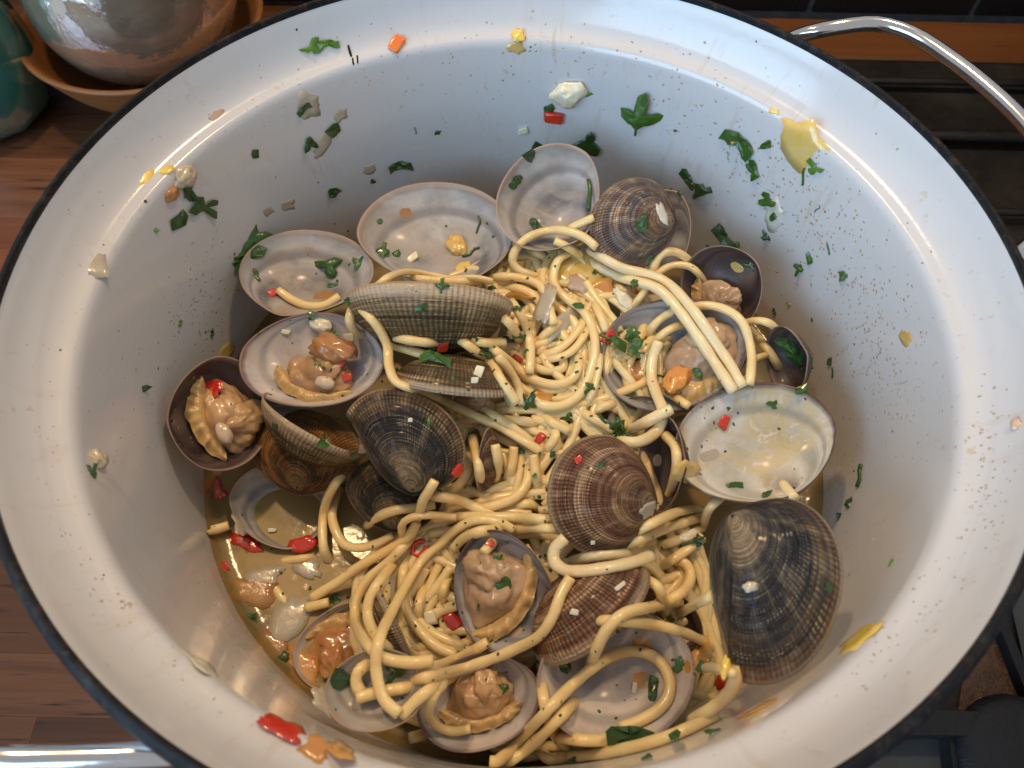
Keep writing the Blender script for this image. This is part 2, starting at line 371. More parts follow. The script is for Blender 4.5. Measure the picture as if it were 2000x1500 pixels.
TOMATO = mat_food('orange_tomato', (.68, .25, .045), (.72, .36, .09), .22, .3, 130, .8, .3)
BROWNT = mat_food('brown_tomato', (.42, .17, .045), (.50, .26, .09), .22, .3, 130, .8, .3)
YELLOW = mat_food('yellow_pepper', (.80, .55, .06), (.82, .62, .16), .25, 0, 120, .6)
PULP = mat_food('yellow_tomato_flesh', (.78, .46, .10), (.80, .56, .20), .22, .3, 130, .7, .25)
GARLIC = mat_food('pale_garlic', (.76, .69, .50), (.80, .75, .58), .3, .35, 160, .5)
ONION = mat_food('translucent_onion', (.72, .58, .38), (.76, .66, .48), .22, .3, 120, .7, .2, .25)
PINKON = mat_food('pink_onion', (.76, .47, .30), (.78, .60, .44), .22, .3, 120, .7, .2, .2)
MEAT = mat_food('clam_flesh', (.60, .385, .19), (.37, .21, .095), .36, .25, 60, .35, .4)
MEATG = mat_food('grey_clam_flesh', (.56, .39, .235), (.35, .225, .13), .36, .25, 60, .35, .4)
MANTLE = mat_food('orange_mantle', (.66, .42, .16), (.50, .30, .12), .34, .3, 120, .35, .4)
PALEM = mat_food('pale_muscle', (.72, .60, .46), (.64, .50, .36), .24, .4, 120, .8, .2)
CRUMB = mat_food('dried_starch', (.52, .38, .21), (.58, .48, .32), .5, 0, 200, .1)
PEPPER = M('ground_pepper', (.022, .015, .012), .6).m
BROTH = mat_broth()
WOOD = mat_wood('oiled_walnut', (.085, .030, .012), (.22, .085, .034), (.012, .005, .003))
WOODS = mat_wood('orange_oak', (.17, .060, .018), (.23, .088, .026), (.10, .035, .012))
BOWLW = mat_wood('bowl_wood', (.24, .090, .026), (.34, .145, .046), (.14, .05, .014), .6)
def mat_plain(name, c, rough, metal=0, sc1=60, var=.5, bump=.2):
    m = M(name, c, rough, metal=metal, spec=.22 if max(c) < .03 else .5); k = m.coord(); f = m.noise(k, sc1, 5, .65); m.base(m.mix(m.val(f, .3, .7), tuple(x * (1 - var) for x in c), tuple(x * (1 + var) for x in c)))
    m.rough(m.val(f, .3, .7, max(.04, rough - .12), rough + .15)); m.bump(m.noise(k, sc1 * 5, 4, .7), bump, .0006); return m.m
HOB = mat_plain('black_hob', (.022, .020, .019), .28, 0, 30, .5, .1)
IRON = mat_plain('cast_iron', (.012, .012, .013), .55, 0, 90, .4, .6)
RUST = mat_plain('baked_on_grease', (.075, .030, .010), .22, 0, 160, .6, 1.0)
STEEL = mat_plain('dull_steel', (.045, .047, .046), .5, .4, 50, .3, .15)
TILE = mat_plain('black_tile', (.010, .009, .009), .22, 0, 20, .3, .05)
GROUT = mat_plain('grout', (.075, .070, .065), .8, 0, 200, .3)
COPPER = mat_plain('tarnished_brass', (.34, .22, .12), .30, 1, 40, .35, .1)
JARG = mat_glass('smoky_glass', (.62, .47, .33), .05, .75); JARG.node_tree.nodes['Bump'].inputs['Strength'].default_value = .7
TEALG = mat_glass('teal_glass', (.050, .30, .27), .10, .5)

# ================================================================== the setting
TZ = -.98                                             # worktop level
ORIG = {}
def renorm(o):
    import bmesh
    bm = bmesh.new(); bm.from_mesh(o.data); bmesh.ops.recalc_face_normals(bm, faces=bm.faces); bm.to_mesh(o.data); bm.free()
def part(name, V, Fc, mats, parent, **kw):            # a child whose vertices are given in scene coordinates
    o = mesh(name, V, Fc, mats, None, loc=ORIG[parent.name], **kw)
    o.parent = parent; o.location = (0, 0, 0); ORIG[o.name] = ORIG[parent.name]; return o
def root(name, loc, label=None, cat=None, group=None, kind=None):
    o = empty(name, loc); ORIG[o.name] = tuple(loc); return tag(o, label, cat, group, kind)

rng = random.Random(5)
# walnut worktop to the left and in front, laid from separate staves
wt = root('worktop', (-2.2, .4, TZ - .2), 'dark walnut worktop of glued staves under and left of the pot', 'worktop', kind='structure')
y = -2.3; row = 0
while y < 2.35:
    hgt = .158
    x = -3.6 + (row * .77) % 1.3 - 1.0; x_end = 1.02
    while x < x_end:
        x2 = min(x + 1.25 + .35 * rng.random(), x_end)
        if x2 > -3.6:
            V, Fc = bx(max(x, -3.6), x2 - .0006, y, y + hgt - .0006, TZ - .2, TZ + .0006 * rng.random(), .0002)
            part('stave', V, Fc, WOOD, wt, smooth=False)
        x = x2
    y += hgt; row += 1
# gas hob on the right
hob = root('gas_hob', (1.9, .2, TZ - .1), 'black gas hob with cast iron pan supports right of the pot', 'hob')
V, Fc = bx(1.03, 4.2, -2.3, 2.06, TZ - .1, TZ + .012, .012); part('hob_plate', V, Fc, HOB, hob, smooth=False)
for k, yy in enumerate((.62, 1.10, 1.52, 1.86)):
    V, Fc = tube([(1.12, yy, TZ + .05), (1.9, yy, TZ + .055), (3.9, yy, TZ + .05)], .018 if k % 2 else .03, 8, flat=.7); part('support_bar', V, Fc, IRON, hob)
def px_quad(pts, z0, z1):
    B = [at(px, py, z1) for px, py in pts]; n = len(B)
    V = [tuple(p) for p in B] + [(p[0], p[1], z0) for p in B]
    return V, [tuple(range(n))[::-1]] + [(i, (i + 1) % n, n + (i + 1) % n, n + i) for i in range(n)]
V, Fc = px_quad([(1720, 1390), (1780, 1384), (1960, 1392), (2060, 1410), (2060, 1452), (1960, 1436), (1780, 1436), (1700, 1440)], TZ + .03, TZ + .11); part('support_bar', V, Fc, IRON, hob, smooth=False)
V, Fc = px_quad([(1852, 1430), (1874, 1432), (1892, 1540), (1868, 1540)], TZ + .01, TZ + .08); part('support_bar', V, Fc, IRON, hob, smooth=False)
V, Fc = px_quad([(1956, 1232), (1974, 1232), (2080, 1480), (2056, 1480)], TZ + .015, TZ + .06); part('support_bar', V, Fc, IRON, hob, smooth=False)
V, Fc = px_quad([(1905, 1270), (1958, 1236), (2010, 1400), (1870, 1392), (1880, 1330)], TZ + .010, TZ + .022); part('grease_tray', V, Fc, RUST, hob, smooth=False)
V, Fc = px_quad([(1968, 1150), (2090, 1130), (2090, 1400), (2020, 1380)], TZ + .010, TZ + .024); part('steel_tray', V, Fc, STEEL, hob, smooth=False)
V, Fc = px_quad([(1640, 1445), (1850, 1442), (1872, 1560), (1560, 1560)], TZ + .010, TZ + .024); part('steel_tray', V, Fc, STEEL, hob, smooth=False)
V, Fc = px_quad([(1880, 1442), (1925, 1442), (1900, 1560), (1884, 1560)], TZ + .010, TZ + .028); part('grease_tray', V, Fc, RUST, hob, smooth=False)
bc = at(1985, 1495, TZ + .05)
V, Fc = lathe(chaikin([(.0, TZ + .12), (.13, TZ + .12), (.16, TZ + .10), (.165, TZ + .07), (.13, TZ + .05), (.13, TZ + .012)], 2), 40, bc[0], bc[1]); part('burner_cap', V, Fc, IRON, hob)
# oak strip and tiled wall behind the hob
us = root('oak_strip', (1.5, 2.2, TZ), 'narrow orange oak strip of worktop behind the hob', 'worktop strip', kind='structure')
V, Fc = bx(-.4, 4.2, 2.065, 2.352, TZ - .2, TZ + .02, .012); part('strip_board', V, Fc, WOODS, us, smooth=False)
wl = root('wall', (.5, 2.42, TZ - .2), 'wall of black glazed tiles with pale grout behind the hob', 'wall', kind='structure')
V, Fc = bx(-4.5, 5.0, 2.40, 2.6, TZ - .2, .56, .002); part('grout_bed', V, Fc, GROUT, wl, smooth=False)
for i in range(-5, 6):
    for j in range(2):
        x0 = 1.345 + i * .76; z0 = TZ + .01 + j * .76
        V, Fc = bx(x0 + .012, x0 + .748, 0, 1, 0, 1, .0)
        V = [(a, 2.400 if c < .5 else 2.385, z0 + .012 + b * .736) for a, b, c in V]
        V = np.array(V); cx_, cz_ = V[:, 0].mean(), V[:, 2].mean(); fr = V[:, 1] < 2.39
        V[fr, 0] = cx_ + (V[fr, 0] - cx_) * .985; V[fr, 2] = cz_ + (V[fr, 2] - cz_) * .985
        part('tile', V, Fc, TILE, wl, smooth=False)
# bits standing about
bwl = root('wooden_bowl', (-1.54, 1.86, TZ), 'turned wooden bowl with a glass jar inside, top left', 'bowl')
bp = chaikin([(.0, TZ + .001), (.22, TZ + .001), (.30, TZ + .03), (.40, TZ + .12), (.475, TZ + .26), (.487, TZ + .275), (.478, TZ + .288), (.455, TZ + .278), (.39, TZ + .17), (.30, TZ + .09), (.0, TZ + .07)], 2)
V, Fc = lathe(bp, 72, -1.54, 1.86); part('bowl_body', V, Fc, BOWLW, bwl)
jr = root('glass_jar', (-1.55, 1.90, TZ + .07), 'round smoky glass jar resting in the wooden bowl', 'jar')
jp = chaikin([(.0, TZ + .10), (.22, TZ + .10), (.33, TZ + .16), (.395, TZ + .30), (.405, TZ + .42), (.36, TZ + .60), (.25, TZ + .74), (.14, TZ + .82), (.12, TZ + .92), (.13, TZ + .96)], 2)
V, Fc = lathe(jp, 72, -1.55, 1.90); V2, F2 = lathe(np.array([(max(0, r_ - .018), z_ + (.014 if i_ < 8 else 0)) for i_, (r_, z_) in enumerate(jp)])[::-1], 72, -1.55, 1.90)
k = len(V); renorm(part('jar_body', np.vstack([V, V2]), list(Fc) + [tuple(i + k for i in f) for f in F2], JARG, jr))
fl = [(.0, TZ + .13), (.23, TZ + .13), (.33, TZ + .19), (.37, TZ + .30), (.375, TZ + .40), (.34, TZ + .43), (.0, TZ + .44)]
V, Fc = lathe(chaikin(fl, 2), 64, -1.55, 1.90); part('jar_contents', V, Fc, mat_plain('brown_salt', (.16, .095, .055), .5, 0, 45, .7, .5), jr)
tb = root('teal_bottle', (-2.20, 1.60, TZ), 'teal glass bottle at the top left edge', 'bottle')
tp = chaikin([(.0, TZ + .002), (.20, TZ + .002), (.27, TZ + .05), (.30, TZ + .22), (.26, TZ + .50), (.17, TZ + .72), (.11, TZ + .85), (.10, TZ + 1.1), (.12, TZ + 1.14)], 2)
V, Fc = lathe(tp, 10, -2.20, 1.60); V2, F2 = lathe(np.array([(max(0, r_ - .03), z_ + (.02 if i_ < 6 else 0)) for i_, (r_, z_) in enumerate(tp)])[::-1], 10, -2.20, 1.60)
k = len(V); renorm(part('bottle_body', np.vstack([V, V2]), list(Fc) + [tuple(i + k for i in f) for f in F2], TEALG, tb))
cp = root('brass_pan', (2.72, 1.62, TZ + .06), 'tarnished brass pan at the far right edge on the hob', 'pan')
pp = chaikin([(.0, TZ + .09), (.50, TZ + .09), (.56, TZ + .12), (.60, TZ + .24), (.605, TZ + .50), (.62, TZ + .51), (.61, TZ + .53), (.585, TZ + .50), (.575, TZ + .25), (.52, TZ + .14), (.0, TZ + .12)], 2)
V, Fc = lathe(pp, 72, 2.72, 1.62); part('pan_body', V, Fc, COPPER, cp)

# ================================================================== the pot
pot = root('enamel_pot', (0, 0, -.87), 'white enamel pot with a worn black rim, full of spaghetti and clams', 'pot')
inner = np.array([(1.0, .002), (.994, -.012), (.987, -.034), (.982, -.048), (.974, -.066), (.962, -.088), (.950, -.104), (.936, -.114), (.924, -.1175), (.914, -.122), (.906, -.137), (.902, -.165),
                  (.893, -.24), (.882, -.33), (.868, -.45), (.852, -.58), (.838, -.69), (.826, -.755), (.806, -.80), (.765, -.828), (.70, -.834), (.40, -.836), (.0, -.836)])
outer = np.array([(.0, -.87), (.72, -.87), (.80, -.865), (.85, -.82), (.868, -.74), (.895, -.5), (.925, -.2), (.95, -.14), (.985, -.09), (1.012, -.05), (1.016, -.03)])
ip = chaikin(inner, 2); op = chaikin(outer, 2)
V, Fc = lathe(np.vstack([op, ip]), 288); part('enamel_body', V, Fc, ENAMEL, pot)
V, Fc = lathe(ip, 144); solid(V, Fc)
zz = inner[::-1, 1] + np.arange(len(inner)) * 1e-6
def wall_r(z): return np.interp(z, zz, inner[::-1, 0])
tt = np.linspace(0, 2 * np.pi, 28, endpoint=False)
V, Fc = lathe(np.stack([1.010 + .0120 * np.cos(tt), .001 + .0165 * np.sin(tt) - .010 * np.cos(tt)], 1), 288, closed=True); part('rim_band', V, Fc, RIM, pot); solid(V, Fc)
def handle(sgn):
    A = [(1505, 105, -.12), (1540, 78, -.09), (1580, 64, -.055), (1640, 52, -.035), (1710, 46, -.03), (1780, 66, -.03), (1850, 110, -.03), (1925, 168, -.03), (2000, 240, -.03), (2055, 320, -.03), (2065, 395, -.04), (2035, 455, -.06), (1985, 500, -.10), (1950, 520, -.13)]
    P = catmull([at(*a) for a in A], .03)
    if sgn < 0: P = catmull([at(*a) for a in [(430, 1462, -.13), (370, 1468, -.11), (320, 1472, -.095), (200, 1477, -.08), (80, 1480, -.07), (0, 1480, -.06), (-80, 1470, -.06), (-150, 1435, -.06), (-180, 1370, -.06), (-165, 1290, -.07), (-110, 1220, -.10), (-50, 1170, -.13)]], .03)
    h = part('handle', *tube(P, .0195, 16), CHROME, pot)
    for e in (P[0], P[-1]):
        d = np.array([e[0], e[1], 0]); d /= np.linalg.norm(d); q = np.array([-d[1], d[0], 0])
        rr = 1.0; V, Fc = tube([d * (rr + .0) + (0, 0, e[2] - .02), d * (rr + .03) + (0, 0, e[2] - .03), d * (rr + .06) + (0, 0, e[2] - .03)], .045, 14, flat=.7); part('handle_mount', V, Fc, CHROME, h)
handle(1); handle(-1)
for k, (px, py, pts) in enumerate([(681, 101, [(-3, -12), (0, -14), (4, -2), (7, 9), (4, 11), (0, 1)]), (690, 119, [(-3, -5), (0, -6), (2, 6), (0, 9), (-2, 4)]), (697, 117, [(-1, -8), (2, -9), (3, 3), (2, 8), (0, 5)])]):
    B = []
    for dx, dy in pts:
        h = hit(px + dx, py + dy); B.append(h[0] + h[1] * .0012)
    c = np.mean(B, 0) + h[1] * .0008; n = len(B); V = B + [c] + [b - h[1] * .004 for b in B]
    part('enamel_chip', V, [(i, (i + 1) % n, n) for i in range(n)] + [(i, n + 1 + i, n + 1 + (i + 1) % n, (i + 1) % n) for i in range(n)], RIM, pot)

# ================================================================== broth
BZ = -.705
nr, na = 60, 160; V = [(0, 0, BZ)]; Fc = []
for i in range(1, nr + 1):
    r_ = .8375 * i / nr; lift = .020 * math.exp(-(.8375 - r_) / .012)
    for j in range(na):
        a = 2 * math.pi * j / na; x, y = r_ * math.cos(a), r_ * math.sin(a)
        V.append((x, y, BZ + lift + .004 * noise.noise((x * 9, y * 9, 3)) * (1 - i / nr)))
for j in range(na): Fc.append((0, 1 + j, 1 + (j + 1) % na))
for i in range(nr - 1):
    for j in range(na):
        a, b = 1 + i * na, 1 + (i + 1) * na; k = (j + 1) % na; Fc.append((a + j, b + j, b + k, a + k))
br = mesh('broth', V, Fc, BROTH, loc=(0, 0, BZ)); tag(br, 'murky golden broth pooled at the bottom of the pot', 'broth', kind='stuff')

# support surface that the heap of pasta rests on (for placing only, nothing is drawn)
CP = [(1080, 480, -.43), (1080, 560, -.45), (1080, 680, -.45), (1180, 600, -.44), (1000, 800, -.49), (1100, 800, -.47), (900, 560, -.48), (750, 650, -.54), (960, 950, -.54), (850, 1050, -.60), (1050, 1020, -.54),
      (1200, 1080, -.53), (1320, 1020, -.53), (1330, 1150, -.55), (900, 1200, -.60), (750, 1150, -.655), (740, 1300, -.675), (1050, 1300, -.60), (1200, 1250, -.59), (1350, 1250, -.61), (1400, 1350, -.67), (1100, 1450, -.67),
      (900, 1430, -.69), (500, 900, -.74), (450, 1200, -.74), (600, 1350, -.74), (1420, 650, -.48), (1600, 900, -.72), (700, 450, -.74), (1250, 450, -.58), (1500, 700, -.6), (560, 700, -.7)]
CW = np.array([at(*c) for c in CP])
def mound(x, y):
    d2 = (CW[:, 0] - x) ** 2 + (CW[:, 1] - y) ** 2; wt_ = np.exp(-d2 / (2 * .13 ** 2)); return (wt_ @ CW[:, 2] - .76 * .12) / (wt_.sum() + .12)
g = np.linspace(-.86, .86, 70); V = [(x, y, mound(x, y)) for x in g for y in g]
solid(V, [(i * 70 + j, i * 70 + j + 1, (i + 1) * 70 + j + 1, (i + 1) * 70 + j) for i in range(69) for j in range(69)]); MOUND = len(BV) - 1

# ================================================================== clams
def valve(L, asp=.76, infl=.27, ux=.20, seed=0, nt=44, na=110, taper=.17):
    """One clam valve, opening towards +z, hinge towards +y. Returns V, F, material index, uv."""
    rs = np.random.RandomState(seed)
    a = np.linspace(0, 2 * np.pi, na, endpoint=False)
    x = .5 * L * np.sign(np.cos(a)) * np.abs(np.cos(a)) ** .94; y = .5 * asp * L * np.sin(a)
    up = y > 0; y = np.where(up, y * (1 - taper * np.clip(np.abs(x / (.5 * L) - ux * 2), 0, 1.4) ** 1.7), y)
    wob = 1 + .012 * np.sin(2 * a + rs.rand() * 6) + .008 * np.sin(3 * a + rs.rand() * 6); x = x * wob; y = y * wob
    Mx = np.stack([x, y], 1); C = np.array([ux * .35 * L, .03 * L])
    U = np.array([ux * L, y[np.argmin(np.abs(x - ux * L) + (y < 0) * 9)] * .92])
    bd = Mx - C; ba = np.arctan2(bd[:, 1], bd[:, 0]); o = np.argsort(ba); br_ = np.linalg.norm(bd, axis=1)
    A3 = np.concatenate([ba[o] - 2 * np.pi, ba[o], ba[o] + 2 * np.pi]); B3 = np.tile(br_[o], 3)
    H = infl * L; t = np.linspace(.012, 1, nt) ** .85
    def surf(scale, hs, ridge):
        P = U + t[:, None, None] * (Mx[None] - U); d = P - C; rho = np.linalg.norm(d, axis=2) / np.interp(np.arctan2(d[..., 1], d[..., 0]), A3, B3); rho = np.clip(rho, 0, 1)
        z = H * hs * (1 - rho ** 2.1) ** .70
        du = np.linalg.norm(P - U, axis=2) / L; bump_ = np.exp(-(du / .13) ** 2); z = z + H * .10 * hs * bump_
        P = C + (P - C) * scale; P = P + np.array([.0, 1.]) * (.012 * L * np.exp(-(du / .10) ** 2))[..., None] * (1 if hs == 1 else 0)
        if ridge:
            g_ = np.zeros(nt)
            for _ in range(11): c0 = rs.uniform(.25, .99); g_ -= rs.uniform(.3, 1) * np.exp(-((t - c0) / .012) ** 2)
            z = z + (.0075 * L * g_ + .0022 * L * np.sin(t * 2 * np.pi * 17))[:, None] * np.clip(t * 2, 0, 1)[:, None]
        return np.concatenate([P, -z[..., None]], 2).reshape(-1, 3)
    O = surf(1, 1, True); I = surf(.975, .935, False)
    V = np.vstack([O, I]); N = nt * na; Fc, mi, uv = [], [], []
    def quad(idx, uvs, m): Fc.append(idx); mi.append(m); uv.extend(uvs)
    for i in range(nt - 1):
        for j in range(na):
            k = (j + 1) % na; u0, u1 = j / na, (j + 1) / na; q = ((u0, t[i]), (u0, t[i + 1]), (u1, t[i + 1]), (u1, t[i]))
            quad((i * na + j, (i + 1) * na + j, (i + 1) * na + k, i * na + k), q, 0)
            quad((N + i * na + j, N + i * na + k, N + (i + 1) * na + k, N + (i + 1) * na + j), (q[0], q[3], q[2], q[1]), 1)
    e = (nt - 1) * na
    for j in range(na):
        k = (j + 1) % na; quad((e + j, N + e + j, N + e + k, e + k), ((j / na, 1), (j / na, 1), ((j + 1) / na, 1), ((j + 1) / na, 1)), 1)
    for base, flip in ((0, 0), (N, 1)):
        idx = tuple(base + j for j in range(na)); idx = idx if flip else idx[::-1]; quad(idx, [(0, 0)] * na, 1 if flip else 0)
    cen = np.array([(V[:, 0].max() + V[:, 0].min()) / 2, (V[:, 1].max() + V[:, 1].min()) / 2, 0]); V = V - cen
    return V, Fc, mi, uv
def frame(theta, n):
    n = camv(*n); d = camv(math.cos(R(theta)), math.sin(R(theta)), 0); x = d - n * (d @ n); x /= np.linalg.norm(x); y = np.cross(n, x); return np.stack([x, y, n], 1)
CLAMF = {}
def put_valve(parent, cx, cy, Lpx, theta, n, z, ext, inn, seed, asp=.76, infl=.27, ux=.20, key=None, fit=True):
    Fr = frame(theta, n); d = ray(cx, cy); t = (z - CAM[2]) / d[2]
    V0, Fc, mi, uv = valve(1., asp, infl, ux, seed, taper=.42 if abs(ux) > .23 else .17)
    for _ in range(60):
        L = Lpx * t / F; c = CAM + t * d; V = c + (V0 * L) @ Fr.T
        over = (np.hypot(V[:, 0], V[:, 1]) - (wall_r(V[:, 2]) - .012)).max(); low = (-.825 - V[:, 2]).max()
        if max(over, low) <= 0 or not fit: break
        t -= .012
    o = part('valve', V, Fc, [SH[ext], IN[inn]], parent, mi=mi, uv=uv); solid(V, Fc)
    return Fr, c, L
def blob(r3, seed, amp=.25, freq=2.2, nu=26, nv=18, wr=0.):
    V, Fc = [], []
    for i in range(nv + 1):
        th = math.pi * i / nv
        for j in range(nu):
            ph = 2 * math.pi * j / nu; p = Vector((math.sin(th) * math.cos(ph), math.sin(th) * math.sin(ph), math.cos(th)))
            k = 1 + wr * (.5 - abs(noise.noise(p * 5.5 + Vector((seed, 2, 9))))) + amp * noise.noise(p * freq + Vector((seed * 7.3, 0, 0))) + amp * .5 * noise.noise(p * freq * 2.6 + Vector((0, seed * 3.1, 0)))
            V.append((p.x * k * r3[0], p.y * k * r3[1], p.z * k * r3[2]))
    for i in range(nv):
        for j in range(nu): k = (j + 1) % nu; Fc.append((i * nu + j, (i + 1) * nu + j, (i + 1) * nu + k, i * nu + k))
    return np.array(V), Fc
def frill(rx, ry, a0, a1, wid, seed, nS=70, nW=7, th=.035):
    """ruffled mantle edge: an arc-shaped fleshy ribbon"""
    V, Fc = [], []; rows = []
    for s_ in np.linspace(0, 1, nS):
        a = a0 + (a1 - a0) * s_; tap = math.sin(math.pi * min(1, max(0, s_ * .94 + .03))) ** .4
        ring = []
        for q in range(nW * 2):
            k = q / (nW - 1) if q < nW else (2 * nW - 1 - q) / (nW - 1); top = 1 if q < nW else -1
            rad = 1 - wid * tap * (1 - k); rip = (.9 * noise.noise((s_ * 14 + seed, k * 2, 0)) + .12 * math.sin(s_ * 60 + seed + 3 * noise.noise((s_ * 9, 0, 0)))) * k ** 1.4 * .10
            edge = 1 - (2 * k - 1) ** 4
            ring.append((rx * rad * math.cos(a) * (1 + .05 * noise.noise((s_ * 26, seed, k))), ry * rad * math.sin(a) * (1 + .10 * noise.noise((s_ * 8 + seed, 4, 0)) * k), rip * rx * 1.6 + top * th * rx * edge * tap + .10 * rx * math.sin(k * 3.1)))
        rows.append(ring)
    n = nW * 2
    for r_ in rows: V += r_
    for i in range(nS - 1):
        for j in range(n): k = (j + 1) % n; Fc.append((i * n + j, i * n + k, (i + 1) * n + k, (i + 1) * n + j))
    Fc.append(tuple(range(n))[::-1]); Fc.append(tuple((nS - 1) * n + j for j in range(n)))
    return np.array(V), Fc
def put_meat(parent, cx, cy, wpx, theta, n, z, seed, body=None, kind='full', asp=.72):
    """flesh lying in a shell: soft body, orange mantle frill, pale muscle"""
    Fr = frame(theta, n); d = ray(cx, cy)
    if z is None:
        h = hit(cx, cy, (MOUND,)); t = h[2] - .02
    else: t = (z - CAM[2]) / d[2]
    c = CAM + t * d; L = wpx * t / F
    V, Fc = blob((.38 * L, .38 * L * asp, .20 * L), seed, .20, 1.4, 64, 42, .06)
    V[:, 2] += .025 * L * np.sin(V[:, 0] / L * 17 + 6 * V[:, 1] / L + seed) * np.clip(1 - (V[:, 1] / (.38 * L * asp)) ** 2, 0, 1)
    Wd = c + V @ Fr.T; b = part('flesh', Wd, Fc, body or MEAT, parent); solid(Wd, Fc)
    V, Fc = frill(.53 * L, .53 * L * asp, R(172 + 9 * (seed % 3)), R(350 - 14 * (seed % 4)), .42 + .05 * (seed % 4), seed, th=.022); Wd = c + (V + [0, 0, .06 * L]) @ Fr.T; part('mantle', Wd, Fc, MANTLE, b); solid(Wd, Fc)
    V, Fc = blob((.17 * L, .30 * L * asp, .10 * L), seed + 9, .35, 1.7, 36, 24, .05); Wd = c + (V + [.10 * L, .12 * L, .15 * L]) @ Fr.T; part('foot', Wd, Fc, body or MEAT, b); solid(Wd, Fc)
    if seed in (1, 2):
        V, Fc = blob((.12 * L, .08 * L, .07 * L), seed + 5, .12, 1.5); Wd = c + (V + [.15 * L, -.14 * L, .19 * L]) @ Fr.T; part('muscle', Wd, Fc, PALEM, b); solid(Wd, Fc)

